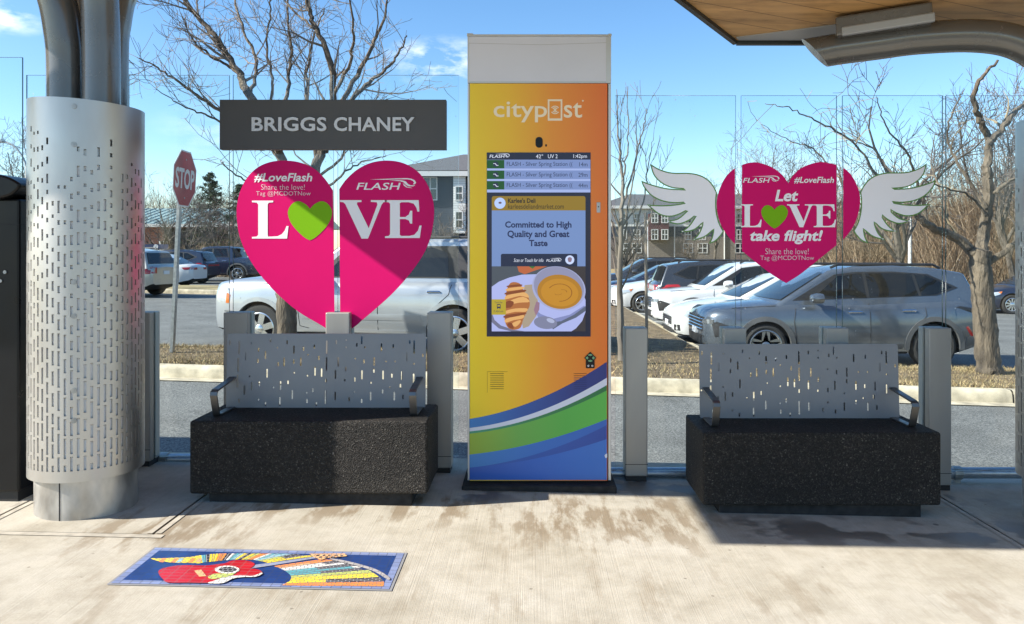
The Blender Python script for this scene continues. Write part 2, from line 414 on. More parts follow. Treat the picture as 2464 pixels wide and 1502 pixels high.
def glass_mat():
    m = bpy.data.materials.new('clear glass'); m.use_nodes = True; nt = m.node_tree; nt.nodes.clear()
    out = nd(nt, 'ShaderNodeOutputMaterial')
    tr_ = nd(nt, 'ShaderNodeBsdfTransparent', {0: c4((0.95, 0.985, 0.985))})
    gl = nd(nt, 'ShaderNodeBsdfGlossy', {'Color': c4((1, 1, 1)), 'Roughness': 0.01})
    fr = nd(nt, 'ShaderNodeFresnel', {'IOR': 1.28})
    mx = nd(nt, 'ShaderNodeMixShader', {0: fr.outputs[0], 1: tr_.outputs[0], 2: gl.outputs[0]})
    # dried water spots and a thin film of dust
    o = nd(nt, 'ShaderNodeTexCoord').outputs['Object']
    vo = nd(nt, 'ShaderNodeTexVoronoi', {'Vector': nd(nt, 'ShaderNodeMapping', {'Vector': o, 'Scale': (1, 1, 0.75)}).outputs[0], 'Scale': 42.0})
    zone = nd(nt, 'ShaderNodeMapRange', {0: noise(nt, nd(nt, 'ShaderNodeMapping', {'Vector': o, 'Scale': (2.4, 1, 1.0)}).outputs[0], 1.5, 4, .6), 1: 0.5, 2: 0.66}).outputs[0]
    sz = mth(nt, 'MULTIPLY', mth(nt, 'POWER', nd(nt, 'ShaderNodeSeparateColor', {0: vo.outputs['Color']}).outputs[0], 3.0), 0.2)
    dots = mth(nt, 'LESS_THAN', vo.outputs['Distance'], sz)
    df = nd(nt, 'ShaderNodeBsdfDiffuse', {0: c4((0.75, 0.76, 0.76))})
    dust = mth(nt, 'ADD', mth(nt, 'MULTIPLY', mth(nt, 'MULTIPLY', dots, zone), 0.8), mth(nt, 'MULTIPLY', zone, 0.012), True)
    mx2 = nd(nt, 'ShaderNodeMixShader', {0: dust, 1: mx.outputs[0], 2: df.outputs[0]})
    nt.links.new(mx2.outputs[0], out.inputs[0]); return m
M['glass'] = glass_mat()
M['glass_edge'] = mat('green glass edge', (0.035, 0.095, 0.09), 0.1, spec=.8)
M['bark'] = mat('grey bark', (0.18, 0.142, 0.10), 0.9, var=.5, col2=(.035, .028, .022), vscale=9, bump=1.0, bscale=30, stretch=(1, 1, .22), bdist=.03)
M['bark_dark'] = mat('dark bark', (0.09, 0.075, 0.06), 0.9, var=.5, vscale=9, bump=1.0, bscale=30, stretch=(1, 1, .25), bdist=.02)
M['twig'] = mat('twigs', (0.155, 0.13, 0.105), 0.85, var=.4, vscale=1.5)
M['twig_far'] = mat('far twigs', (0.12, 0.098, 0.085), 0.9, var=.3, vscale=.6)
M['needle'] = island_blade_mat('pine needles', [(0, (0.018, 0.03, 0.018)), (0.6, (0.045, 0.065, 0.032)), (1, (0.085, 0.105, 0.05))])
def sheet_mat(col, **k): return mat(k.pop('name', 'paint'), col, **k)

# ------------------------------------------------------------------ the ground
def grid_sheet(name, xs, ys, zf, m, kind='structure'):
    mb = MB(); nx = len(xs)
    mb.add([(x, y, zf(x, y)) for y in ys for x in xs],
           [(j * nx + i, j * nx + i + 1, (j + 1) * nx + i + 1, (j + 1) * nx + i) for j in range(len(ys) - 1) for i in range(nx - 1)])
    return mb.build(name, m, kind=kind, smooth=True)
def lin(a, b, n): return [a + (b - a) * i / n for i in range(n + 1)]
def zfar(x, y):
    z = -0.9 if y < 46 else -0.9 + (y - 46) * 0.021 if y < 95 else 0.13 + (y - 95) * 0.006
    return z
grid_sheet('ground', [-900, -400, -200, -120, -80, -50, -30, -15, 0, 15, 30, 50, 80, 120, 200, 400, 900],
           [-400, -150, -60, -20, 0, 20, 46, 60, 80, 95, 150, 300, 600, 1400], zfar, M['grassground'])
grid_sheet('parking_lot', lin(-60, 60, 60), lin(4.9, 48, 30), lambda x, y: zl(x), M['asphalt'])
grid_sheet('bus_lane', lin(-60, 60, 20), lin(-14, -0.4, 8), lambda x, y: -0.33, M['asphalt'])
# the boarding platform: five slabs with open joints between them
def slab(mb, x0, x1, y0, y1, g=(.006, .006, .006, .006)):
    x0 += g[0]; x1 -= g[1]; y0 += g[2]; y1 -= g[3]
    n = max(1, int((x1 - x0) / 1.0)); xs = lin(x0, x1, n)
    mb.add([(x, y, zp(x)) for y in (y0, y1) for x in xs], [(i, i + 1, n + 2 + i, n + 1 + i) for i in range(n)])
    for y, fl in ((y0, 0), (y1, 1)):
        mb.add([(x, y, z) for x in xs for z in (zp(x), zp(x) - 0.5)], [((2 * i, 2 * i + 1, 2 * i + 3, 2 * i + 2) if not fl else (2 * i + 2, 2 * i + 3, 2 * i + 1, 2 * i)) for i in range(n)])
    for x, fl in ((x0, 0), (x1, 1)):
        f = (0, 1, 2, 3); mb.add([(x, y0, zp(x)), (x, y1, zp(x)), (x, y1, zp(x) - .5), (x, y0, zp(x) - .5)], [f if not fl else f[::-1]])
mb = MB(); YB = 4.97
slab(mb, -6, -2.61, 3.54, YB); slab(mb, -2.61, -1.76, 3.54, YB); slab(mb, -1.76, 2.36, 3.54, YB, (.006, .006, 0, .006))
slab(mb, 2.36, 3.3, 3.54, YB); slab(mb, 3.3, 6, 3.54, YB)
mb.mi = 0
slab(mb, -6, -1.76, -0.4, 3.54, (0, 0, 0, .006)); slab(mb, -1.76, 2.36, -0.4, 3.54, (0, 0, 0, 0)); slab(mb, 2.36, 6, -0.4, 3.54, (0, 0, 0, .006))
plat = mb.build('platform', M['concrete'], kind='structure')
# close the front-centre joint so the broomed field reads as one pour, keep the side joints open
mb = MB(); mb.box(-1.752, 2.352, 3.52, 3.56, -0.08, -0.04)
def strip(mb, x0, x1, y0, y1, dz):
    n = max(1, int(abs(x1 - x0) / .6)); xs = lin(x0, x1, n)
    mb.add([(x, y, zp(x) + dz) for y in (y0, y1) for x in xs], [(i, i + 1, n + 2 + i, n + 1 + i) for i in range(n)])
mb = MB()
for x in (-2.61, -1.76, 2.36, 3.3):
    for s in (-1, 1): strip(mb, x + s * .007, x + s * .035, 3.55, YB - .01, 0.003) if True else None
strip(mb, -6, -1.7, 3.495, 3.533, .003); strip(mb, 2.3, 6, 3.495, 3.533, .003)
for f in range(len(mb.f)):
    a, b_, c, d = [Vector(mb.v[i]) for i in mb.f[f]]
    if (b_ - a).cross(c - a).z < 0: mb.f[f] = mb.f[f][::-1]
mb.build('platform_joint_edging', M['edge'], kind='structure')
mb = MB()
strip(mb, -6, 6, 3.3, YB, -0.02)
mb.build('platform_joint', M['joint'], kind='structure')

# the planted island between road and car park
def ky(x): return 9.78 - 0.06 * x
def zi(x): return zl(x) + 0.15
ISL = [(-9, None, 12.15), (1.0, None, 12.05)]
def island(xs, back):
    """top sheet of a kerbed verge"""
    mb = MB(); n = len(xs)
    rows = []
    K = 8
    for x in xs:
        y0, y1 = ky(x) + .18, back(x)
        rows.append([(x, y0 + (y1 - y0) * k / K, zi(x) + 0.03 * math.sin(math.pi * k / K)) for k in range(K + 1)])
    mb.add([p for r in rows for p in r], [(i * (K + 1) + k, (i + 1) * (K + 1) + k, (i + 1) * (K + 1) + k + 1, i * (K + 1) + k + 1) for i in range(n - 1) for k in range(K)])
    return mb
BL = lambda x: 12.1 if x < 0.8 else 11.35
mbv = island(lin(-9, 0.9, 20), lambda x: 12.1); a = island(lin(0.9, 2.85, 6), lambda x: 24.0); b = island(lin(2.85, 12, 20), lambda x: 11.3)
for q in (a, b): mbv.add(q.v, q.f)
mbv.build('verge', M['soil'], kind='structure', smooth=True)
def kerb_run(mb, path, w=.17, h=.15, side=1):
    """kerb with a rounded front edge along a ground path; side = which side is the verge"""
    prof = [(-0.28, 0.012), (0.0, 0.004), (0.012, 0.10), (0.035, .14), (0.06, h + .004), (w, h + .006), (w, 0.0)]
    n = len(prof); vs = []
    for i, (x, y) in enumerate(path):
        a = Vector(path[max(0, i - 1)]); c = Vector(path[min(len(path) - 1, i + 1)])
        t = (c - a).normalized(); nrm = Vector((-t.y, t.x)) * side
        for d, hh in prof: vs.append((x + nrm.x * d, y + nrm.y * d, zl(x) + hh))
    fs = [(i * n + k, (i + 1) * n + k, (i + 1) * n + k + 1, i * n + k + 1) for i in range(len(path) - 1) for k in range(n - 1)]
    if side < 0: fs = [f[::-1] for f in fs]
    mb.add(vs, fs)
mb = MB(); mb.smooth = True
for x0 in range(-9, 12, 3):                                  # three-metre lengths with a gap
    kerb_run(mb, [(x, ky(x)) for x in lin(x0 + .01, x0 + 2.99, 5)])
kerb_run(mb, [(x, 12.27) for x in lin(-9, .9, 5)], side=-1)
kerb_run(mb, [(x, 11.47) for x in lin(2.9, 12, 5)], side=-1)
for y0 in (11.4, 14.5, 17.6, 20.7): kerb_run(mb, [(2.97, y) for y in lin(y0, y0 + 3.08, 4)], side=1)
mb.build('kerb', M['kerb'], kind='structure', angle=50)
# farther island on the left
mb = MB(); mb.smooth = True
kerb_run(mb, [(x, 28.0) for x in lin(-24, -7, 8)])
mb.build('kerb', M['kerb'], kind='structure', angle=50)
grid_sheet('verge', lin(-24, -7, 10), [28.17, 29, 30, 31.2], lambda x, y: zl(x) + .16, M['grassground'])
# bay lines
mb = MB()
for y in (14.5, 17.25, 20.0, 22.75): mb.add([(2.95, y, zl(3) + .004), (8.2, y, zl(8.2) + .004), (8.2, y + .1, zl(8.2) + .004), (2.95, y + .1, zl(3) + .004)], [(0, 1, 2, 3)])
mb.build('parking_line', M['paint_line'], kind='structure')

def blades(name, area, n, m, hh=(0.015, 0.06), wd=(0.006, 0.016), seed=3, lean=1.6):
    r = random.Random(seed); mb = MB()
    for _ in range(n):
        x, y, z = area(r); h = r.uniform(*hh); a = r.uniform(0, 6.283); wv = r.uniform(*wd) * .5
        l = h * r.uniform(.3, lean); b = r.uniform(0, 6.283)
        dx, dy = math.cos(a) * wv, math.sin(a) * wv
        mb.add([(x - dx, y - dy, z - .01), (x + dx, y + dy, z - .01), (x + math.cos(b) * l, y + math.sin(b) * l, z + h)], [(0, 1, 2)])
    return mb.build(name, m, kind='stuff')
def verge_pt(r):
    while True:
        x = r.uniform(-7, 8.5)
        y = r.uniform(ky(x) + .15, 12.15 if x < .9 else (18 if x < 2.85 else 11.4))
        if x > .9 and x < 2.85 and y > 12.2 and r.random() < .45: continue
        return x, y, zi(x) + .01
blades('dry_grass', verge_pt, 52000, M['straw'])

def copy_mesh_thing(o):
    c = o.copy(); COL.objects.link(c); return c

# ------------------------------------------------------------------ shelters
M['wood'] = mat('soffit boards', (0.50, 0.29, 0.115), 0.5, var=.25, vscale=3, stretch=(.35, 6, 1))
def wood_lines():
    nt = M['wood'].node_tree; b = nt.nodes['Principled BSDF']; o = nd(nt, 'ShaderNodeTexCoord').outputs['Object']
    sp = nd(nt, 'ShaderNodeSeparateXYZ', {0: nd(nt, 'ShaderNodeMapping', {'Vector': o, 'Rotation': (0, 0, R(-20))}).outputs[0]})
    f = mth(nt, 'FRACT', mth(nt, 'MULTIPLY', sp.outputs[1], 6.5))
    ln = mth(nt, 'LESS_THAN', f, 0.03)
    src = b.inputs['Base Color'].links[0].from_socket
    kn = noise(nt, nd(nt, 'ShaderNodeMapping', {'Vector': o, 'Scale': (1.5, 5, 1), 'Rotation': (0, 0, R(-20))}).outputs[0], 2.2, 6, .7)
    src = mixc(nt, 1.0, src, ramp(nt, kn, [(.25, (.55, .5, .45)), (.5, (1, 1, 1))]), 'MULTIPLY')
    nt.links.new(mixc(nt, ln, src, (0.12, 0.06, 0.02)), b.inputs['Base Color'])
wood_lines()
M['fascia'] = mat('dark fascia', (0.035, 0.04, 0.042), 0.4, .4)
M['soffit_grey'] = mat('grey soffit panel', (0.36, 0.37, 0.38), 0.45, .3, var=.06)

def column_parts(root, cx, cy, zb, z0, z1, tilt, seed, r=0.264, rc=0.234, zcol=0.27, n=58):
    """perforated steel sleeve over a plain collar"""
    off = root.location
    c = MB(off); c.smooth = True
    c.lathe([(rc, zb - .05), (rc, z0 + .06), (rc - .02, z0 + .07)], 64, (cx, cy, 0)); c.build('collar', M['collar'], root)
    s = MB(off); s.smooth = False
    s.box(cx - .0025, cx + .0025, cy - rc - .0015, cy - rc + .01, zb, z0 + .01); s.build('collar_seam', M['dark_gap'], root)
    s = MB(off); q = random.Random(seed)
    dth = 2 * math.pi / n; hw = dth * .19
    def pt(a, z, rr=r): return (cx + rr * math.cos(a), cy + rr * math.sin(a), z + (tilt * math.cos(a) if z > z1 - .01 else 0))
    s.smooth = True
    screw = -math.pi / 2 + .31
    k0 = round((screw + math.pi / 2) / dth)
    for k in range(n):
        a = -math.pi / 2 + (k + .5) * dth
        # plain strip between columns of slots
        s.smooth = True
        s.add([pt(a + hw, z0), pt(a + dth - hw, z0), pt(a + dth - hw, z1), pt(a + hw, z1)], [(0, 1, 2, 3)])
        L, Rr = a - hw, a + hw
        z = z0 + 0.055 + (0.0 if k % 2 else 0.0); cuts = []
        zt = z1 - q.choice([.16, .2, .3, .34, .42, .5, .27, .55, .38])
        first = True
        base = q.uniform(.056, .09)
        while z < zt:
            t = (z - z0) / (z1 - z0)
            ln = base * (1.15 - .75 * t) * q.uniform(.75, 1.2)
            if first: ln = .03 if k % 2 else .07; first = False
            elif t > .45 and q.random() < .3: ln *= .5
            if t > .66 and q.random() < .55: ln = q.uniform(.014, .026)
            ln = max(.014, ln)
            gap = q.uniform(.012, .018) if ln > .065 else q.uniform(.018, .04) * (1 + 1.6 * max(0, t - .35))
            cuts.append((z, z + ln)); z += ln + gap
            if k % 2 and t > .2: z += .012
        zz = z0
        ch = r * hw * .75
        for (b0, b1) in cuts + [(z1, z1)]:
            s.add([pt(L, zz), pt(Rr, zz), pt(Rr, b0), pt(L, b0)], [(0, 1, 2, 3)])
            if b1 > b0:
                m = a; h2 = min(ch, (b1 - b0) * .45); e = hw * .45
                s.smooth = False
                for (za, zc) in ((b0, b0 + h2), (b1, b1 - h2)):          # rounded slot ends
                    for sg in (-1, 1):
                        t3 = [pt(m + sg * hw, za), pt(m + sg * hw, zc), pt(m + sg * hw * .3, za)]
                        s.add(t3, [(0, 1, 2) if (zc > za) == (sg < 0) else (0, 2, 1)])
                i = r - .006                                              # the cut edge of the plate
                ring = [pt(L, b0 + h2), pt(m - e, b0), pt(m + e, b0), pt(Rr, b0 + h2), pt(Rr, b1 - h2), pt(m + e, b1), pt(m - e, b1), pt(L, b1 - h2)]
                ang = [L, m - e, m + e, Rr, Rr, m + e, m - e, L]; zs = [p[2] for p in ring]
                inner = [(cx + i * math.cos(A), cy + i * math.sin(A), Z) for A, Z in zip(ang, zs)]
                s.add(ring + inner, [(j, (j + 1) % 8, (j + 1) % 8 + 8, j + 8) for j in range(8)])
                s.smooth = True
            zz = b1
    # rolled rims
    s.lathe([(r, z0), (r - .012, z0), (r - .012, z0 + .02)], 64, (cx, cy, 0))
    sl = s.build('sleeve', M['stainless'], root); me = sl.data
    me.polygons.foreach_set('use_smooth', [True] * len(me.polygons)); nl = []
    ox, oy = cx - off.x, cy - off.y
    for p in me.polygons:
        vv = [me.vertices[i].co for i in p.vertices]
        outer = all(abs(math.hypot(c.x - ox, c.y - oy) - r) < .0015 for c in vv)
        for c in vv: nl.append(Vector((c.x - ox, c.y - oy, 0)).normalized() if outer else p.normal)
    me.normals_split_custom_set(nl)
    t = MB(off); t.smooth = True
    nseg = 64
    vs = [(cx + (r - .0) * math.cos(2 * math.pi * k / nseg), cy + r * math.sin(2 * math.pi * k / nseg), z1 + tilt * math.cos(2 * math.pi * k / nseg)) for k in range(nseg)]
    vi = [(cx + (r - .014) * math.cos(2 * math.pi * k / nseg), cy + (r - .014) * math.sin(2 * math.pi * k / nseg), z1 + .0005 + tilt * math.cos(2 * math.pi * k / nseg)) for k in range(nseg)]
    vd = [(p[0], p[1], p[2] - .3) for p in vi]
    t.add(vs + vi + vd, [(k, (k + 1) % nseg, (k + 1) % nseg + nseg, k + nseg) for k in range(nseg)] + [(k + nseg, (k + 1) % nseg + nseg, (k + 1) % nseg + 2 * nseg, k + 2 * nseg) for k in range(nseg)])
    t.build('sleeve_rim', M['stainless'], root)
    l = MB(off); l.smooth = True
    l.lathe([(r - .0105, z0 + .01), (r - .0105, z1 - .31)], 64, (cx, cy, 0)); l.build('sleeve_liner', M['liner'], root)
    # tamper-proof screws in one column
    for zsc in (1.72, 1.535, .87, .705, .345, .20):
        a = screw
        sc = MB(off); sc.smooth = True
        d = Vector((math.cos(a), math.sin(a), 0)); p = Vector((cx, cy, z0 + .1 + zsc)) + d * (r + .001)
        sc.tube([p - d * .004, p + d * .003], .013, 14); sc.tube([p + d * .0032, p + d * .004], .006, 8)
        sc.build('screw', M['galv'], root)

def roof_slab(root, poly, zf, th, name='roof'):
    """canopy: boarded soffit, dark fascia edge"""
    off = root.location
    n = len(poly)
    ar = sum(poly[i][0] * poly[(i + 1) % n][1] - poly[(i + 1) % n][0] * poly[i][1] for i in range(n))
    if ar < 0: poly = poly[::-1]
    mb = MB(off)
    lo = [(x, y, zf(x, y)) for x, y in poly]; hi = [(x, y, zf(x, y) + th) for x, y in poly]
    mb.add(lo + hi, [tuple(range(n))[::-1], tuple(range(n, 2 * n))] + [(i, (i + 1) % n, (i + 1) % n + n, i + n) for i in range(n)])
    mb.m = [0] + [1] * (n + 1)
    return mb.build(name, [M['wood'], M['fascia']], root)

LC = (-2.285, 3.92)
sh = thing('station_shelter', 'bus shelter on the sunlit perforated column near the mosaic, grey tubes rising from its sleeve', 'shelter', (LC[0], LC[1], 0.07))
column_parts(sh, LC[0], LC[1], 0.07, 0.262, 2.125, -0.012, 5)
def arc_path(pts, n=8): return [tuple(p) for p in crom(pts, n, False)]
for path in ([(-2.385, 3.90, 1.9), (-2.385, 3.90, 2.3), (-2.39, 3.89, 2.48), (-2.425, 3.87, 2.70), (-2.54, 3.84, 2.95), (-2.8, 3.8, 3.14)],
             [(-2.18, 3.86, 1.9), (-2.18, 3.86, 2.4), (-2.18, 3.83, 2.75), (-2.17, 3.72, 3.0), (-2.1, 3.4, 3.16)],
             [(-2.25, 4.07, 1.9), (-2.25, 4.07, 2.4), (-2.243, 4.08, 2.6), (-2.205, 4.12, 2.82), (-2.05, 4.22, 3.03), (-1.8, 4.35, 3.16)],
             [(-2.36, 4.09, 1.9), (-2.36, 4.09, 2.4), (-2.375, 4.12, 2.62), (-2.44, 4.2, 2.85), (-2.7, 4.35, 3.12)]):
    t = MB(sh.location); t.smooth = True; t.tube(arc_path(path), 0.088, 24); t.build('tube', M['tube'], sh)
roof_slab(sh, [(-3.43, 2.42), (-3.43, 4.86), (0.95, 4.86), (0.95, 2.42)], lambda x, y: 3.12, .16)  # roof out of view, outline shaped to shade heart, kiosk and right bench
roof_slab(sh, [(-9.0, 3.1), (-9.0, 5.6), (-4.72, 5.6), (-4.72, 3.1)], lambda x, y: 3.12, .16)  # second unseen roof, edges set to shade the paving and left bench
g = MB(sh.location); g.box(-4.72, -3.43, 3.10, 3.46, 3.14, 3.26); g.build('gap_shade_bar', M['tube'], sh, bevel=.01)  # unseen bar added across the roof gap to shade kiosk and paving

RC = (2.85, 3.97)
sr = thing('station_shelter', 'bus shelter over the wing decal with timber soffit, curved grey tube arm and shaded column', 'shelter', (RC[0], RC[1], -0.04))
column_parts(sr, RC[0], RC[1], -0.04, 0.195, 2.07, 0.0, 11)
arm = MB(sr.location); arm.smooth = True
ap = arc_path([(2.80, 3.96, 1.8), (2.80, 3.96, 2.05), (2.785, 3.965, 2.22), (2.72, 3.985, 2.37), (2.58, 4.03, 2.49), (2.40, 4.10, 2.545), (2.15, 4.20, 2.56), (1.95, 4.28, 2.55), (1.755, 4.355, 2.54)], 7)
arm.tube(ap, .088, 24)
# mitred end: shear the last rings so the tube is cut on the slant
arm.build('tube', M['tube'], sr)
e = MB(sr.location); e.smooth = True
dirv = Vector((-.93, .34, -.08)).normalized(); p0 = Vector((1.755, 4.355, 2.54))
pr = []
for (t_, rr) in ((0, .0895), (.002, .0895)): pr.append((p0 + dirv * t_, rr))
nn = 24; xv = Vector((.34, .93, 0)).normalized(); zv = dirv.cross(xv); zv = zv if zv.z > 0 else -zv
ring0 = [p0 + xv * (.0895 * math.cos(a)) + zv * (.0895 * math.sin(a)) for a in [2 * math.pi * k / nn for k in range(nn)]]
ring1 = [p + dirv * (.05 + .13 * ((p - p0).dot(zv) / .0895 + 1) / 2) for p in ring0]
e.add(ring0 + ring1, [(k, (k + 1) % nn, (k + 1) % nn + nn, k + nn) for k in range(nn)] + [tuple(range(nn, 2 * nn))[::-1]])
e.build('tube_end', M['tube'], sr, fix=True)
for pth, rad in (([(2.95, 3.9, 1.8), (2.95, 3.9, 2.2), (2.98, 3.8, 2.45), (3.05, 3.55, 2.66), (3.1, 3.2, 2.74)], .088), ([(2.93, 4.08, 1.8), (2.93, 4.08, 2.15), (3.05, 4.12, 2.4), (3.3, 4.2, 2.56), (3.6, 4.3, 2.6)], .088)):
    t = MB(sr.location); t.smooth = True; t.tube(arc_path(pth), rad, 24); t.build('tube', M['tube'], sr)
zR = lambda x, y: 2.66 + .12 * (4.6 - y)
RP = [(1.255, 4.6), (5.6, 4.6), (5.6, 1.2), (2.2, 1.2), (0.30, 3.39)]
roof_slab(sr, RP, zR, .10)
b = MB(sr.location)                                             # dark gutter edge round the canopy
for i in (4, 0):
    a_, c_ = Vector(RP[i]), Vector(RP[(i + 1) % 5])
    d = (c_ - a_).normalized(); nn_ = Vector((-d.y, d.x)); 
    q = [a_ - nn_ * .002, c_ - nn_ * .002, c_ + nn_ * .025, a_ + nn_ * .025]
    lo = [(p.x, p.y, zR(p.x, p.y) - .022) for p in q]; hi = [(p.x, p.y, zR(p.x, p.y) + .11) for p in q]
    b.add(lo + hi, [(3, 2, 1, 0), (4, 5, 6, 7), (0, 1, 5, 4), (1, 2, 6, 5), (2, 3, 7, 6), (3, 0, 4, 7)])
b.build('roof_edge', M['fascia'], sr, fix=True)
b = MB(sr.location)                                             # pale metal margin of the soffit
q = [(1.262, 4.585), (1.95, 4.585), (1.95, 4.30), (1.235, 4.545)]
b.add([(x, y, zR(x, y) - .006) for x, y in q] + [(x, y, zR(x, y) + .002) for x, y in q], [(0, 1, 2, 3), (0, 4, 5, 1), (2, 6, 7, 3), (1, 5, 6, 2), (3, 7, 4, 0)])
b.build('soffit_panel', M['soffit_grey'], sr, fix=True)
b = MB(sr.location)                                             # boxed beam that carries the soffit lamp
def beam(mb, p, q, wd, ht):
    p, q = Vector(p), Vector(q); d = (q - p).normalized(); sd = d.cross(Vector((0, 0, 1))).normalized(); up = sd.cross(d)
    vs = [c + sd * (wd * a) + up * (ht * bb) for c in (p, q) for a, bb in ((-.5, -.5), (.5, -.5), (.5, .5), (-.5, .5))]
    mb.add(vs, [(0, 3, 2, 1), (4, 5, 6, 7), (0, 1, 5, 4), (1, 2, 6, 5), (2, 3, 7, 6), (3, 0, 4, 7)])
beam(b, (1.72, 4.27, 2.632), (2.16, 4.08, 2.655), .11, .11)
b.build('lamp_beam', M['tube'], sr, bevel=.012, fix=True)
b = MB(sr.location); beam(b, (1.73, 4.215, 2.60), (2.15, 4.03, 2.625), .03, .05); b.build('lamp_cover', M['soffit_grey'], sr, bevel=.008, fix=True)

# ------------------------------------------------------------------ glass screen: posts, rails and panes
def make_post(x, y, wd, ztop, label, left=True):
    z0 = zp(x); t = thing('screen_post', label, 'post', (x, y, z0), 0, 'posts of the glass screen')
    h = wd / 2
    m = MB(t.location); m.box(x - h, x + h, y, y + .055, z0 + .03, ztop); m.build('front_cover', M['post'], t, bevel=.006)
    m = MB(t.location); m.box(x - h + .012, x + h - .012, y + .055, y + .075, z0 + .03, ztop - .012); m.build('glazing_gap', M['dark_gap'], t)
    m = MB(t.location); m.box(x - h, x + h, y + .075, y + .13, z0 + .03, ztop); m.build('rear_cover', M['post'], t, bevel=.006)
    m = MB(t.location); m.box(x - h + .006, x + h - .006, y + .006, y + .124, z0 - .02, z0 + .032); m.build('foot', M['black_rough'], t)
    m = MB(t.location); m.box(x - h - .0005, x + h + .0005, y - .0012, y + .003, z0 + .10, z0 + .103); m.build('cover_seam', M['dark_gap'], t)
    return t
YL, YR = 4.62, 4.50
for px, lab in ((70, 'grey screen post between the black cabinet and the perforated column'),
                (331, 'grey screen post peeping out right of the nearest perforated column'),
                (566, 'grey screen post behind the left end of the bench under the broken heart'),
                (812, 'short visible grey post under the tip of the broken pink heart'),
                (1056, 'grey screen post standing full height between left bench and orange kiosk')):
    make_post(PX(px, YL), YL, .147, PZ(752.5, YL), lab)
for px, Y, lab in ((1531, 4.54, 'sunlit grey screen post standing alone right of the kiosk'),
                   (1769, 4.51, 'grey post top behind the left part of the wing-heart bench'),
                   (2015, 4.50, 'grey post top behind the right part of the wing-heart bench'),
                   (2262, 4.49, 'shaded grey post just right of the wing-heart bench')):
    make_post(PX(px, Y), Y, .133, PZ(790, Y), lab)

def pane(x0, x1, z0, z1, y, label, th=.012):
    t = thing('glass_pane', label, 'glass pane', ((x0 + x1) / 2, y, z0), 0, 'panes of the glass screen')
    m = MB(t.location); m.box(x0, x1, y, y + th, z0, z1); m.m = [1, 1, 0, 1, 0, 1]
    m.build('glazing', [M['glass'], M['glass_edge']], t)
    return t
yl = YL + .060; yr = YR + .058
ztl, zbl = PZ(181, yl), PZ(1098, yl)
ztr, zbr = PZ(230, yr), PZ(1133, yr)
pane(PX(-190, yl), PX(53, yl), zbl, PZ(138, yl), yl, 'tallest clear pane at the far left, above the black cabinet')
pane(PX(63, yl), PX(302, yl), zbl, ztl, yl, 'clear pane mostly hidden behind the nearest perforated column')
pane(PX(309, yl), PX(551, yl), zbl, ztl, yl, 'clear undecorated pane in front of the stop sign')
PL1 = pane(PX(560, yl), PX(802, yl), zbl, ztl, yl, 'pane carrying the left half of the broken heart with #LoveFlash')
PL2 = pane(PX(812, yl), PX(1103, yl), zbl, ztl, yl, 'pane carrying the right half of the broken heart with VE')
PR1 = pane(PX(1480, yr), PX(1770, yr), zbr, ztr, yr, 'pane with the left wing, beside the kiosk')
PR2 = pane(PX(1783, yr), PX(2013, yr), zbr, ztr, yr, 'pane with the middle of the winged heart and its wording')
PR3 = pane(PX(2027, yr), PX(2268, yr), zbr, ztr, yr, 'pane with the right wing in front of the silver parked car')
pane(PX(2276, yr), PX(2530, yr), zbr, ztr, yr, 'clear pane at the right in front of the thick bare tree')
# tubular bottom rails with clamps
for i, (x0, x1, y, z, lab) in enumerate(((-3.6, -.50, YL + .16, .075, 'steel pipe rail at the foot of the screen behind the left bench'),
                                         (.34, 3.9, YR + .17, .02, 'steel pipe rail at the foot of the screen behind the right bench'))):
    t = thing('bottom_rail', lab, 'rail', ((x0 + x1) / 2, y, z - .04), 0, 'pipe rails under the glass')
    m = MB(t.location); m.smooth = True; m.tube([(x0, y, z), (x1, y, z)], .034, 14); m.build('pipe', M['pipe'], t)
    for xc in ([-2.30, -1.47, -.6] if i == 0 else [.45, 1.5, 2.62, 3.2]):
        m = MB(t.location); m.tube([(xc - .025, y, z), (xc + .025, y, z)], .042, 14); m.box(xc - .018, xc + .018, y - .02, y + .02, z - .08, z - .03)
        m.build('clamp', M['galv'], t)

# ------------------------------------------------------------------ lettering and film on the panes
def rect_disp(x0, x1, y0, y1, Y): return PX(x0, Y), PX(x1, Y), PZ(y1, Y), PZ(y0, Y)
def dt(mb, s, x0, x1, y0, y1, Y, **k):
    a, b_, c, d = rect_disp(x0, x1, y0, y1, Y); text(mb, s, a, b_, c, d, Y, **k)
def dpoly(mb, pts, Y): mb.sheet([(PX(x, Y), PZ(y, Y)) for x, y in pts], Y)
def serif(ch):
    """didone capitals in a unit box"""
    if ch == 'L':
        return [(0, 1), (0, .955), (.13, .945), (.17, .90), (.17, .10), (.13, .055), (0, .045), (0, 0), (.96, 0), (1.0, .33), (.94, .33), (.90, .22), (.82, .12), (.70, .065), (.55, .055), (.44, .055), (.43, .10), (.43, .90), (.46, .945), (.58, .955), (.58, 1)]
    if ch == 'V':
        return [(0, 1), (0, .955), (.07, .945), (.11, .90), (.46, 0), (.60, 0), (.89, .88), (.93, .945), (1, .955), (1, 1), (.66, 1), (.66, .955), (.79, .945), (.80, .88), (.615, .27), (.36, .90), (.37, .945), (.46, .955), (.46, 1)]
    return [(0, 1), (0, .955), (.10, .945), (.14, .90), (.14, .10), (.10, .055), (0, .045), (0, 0), (.95, 0), (1, .33), (.945, .33), (.90, .19), (.80, .085), (.66, .055), (.45, .055), (.405, .08), (.405, .50), (.56, .50), (.65, .465), (.69, .38), (.745, .38), (.745, .72), (.69, .72), (.65, .62), (.56, .555), (.405, .555), (.405, .92), (.45, .945), (.64, .945), (.78, .91), (.86, .80), (.885, .70), (.94, .70), (.92, 1)]
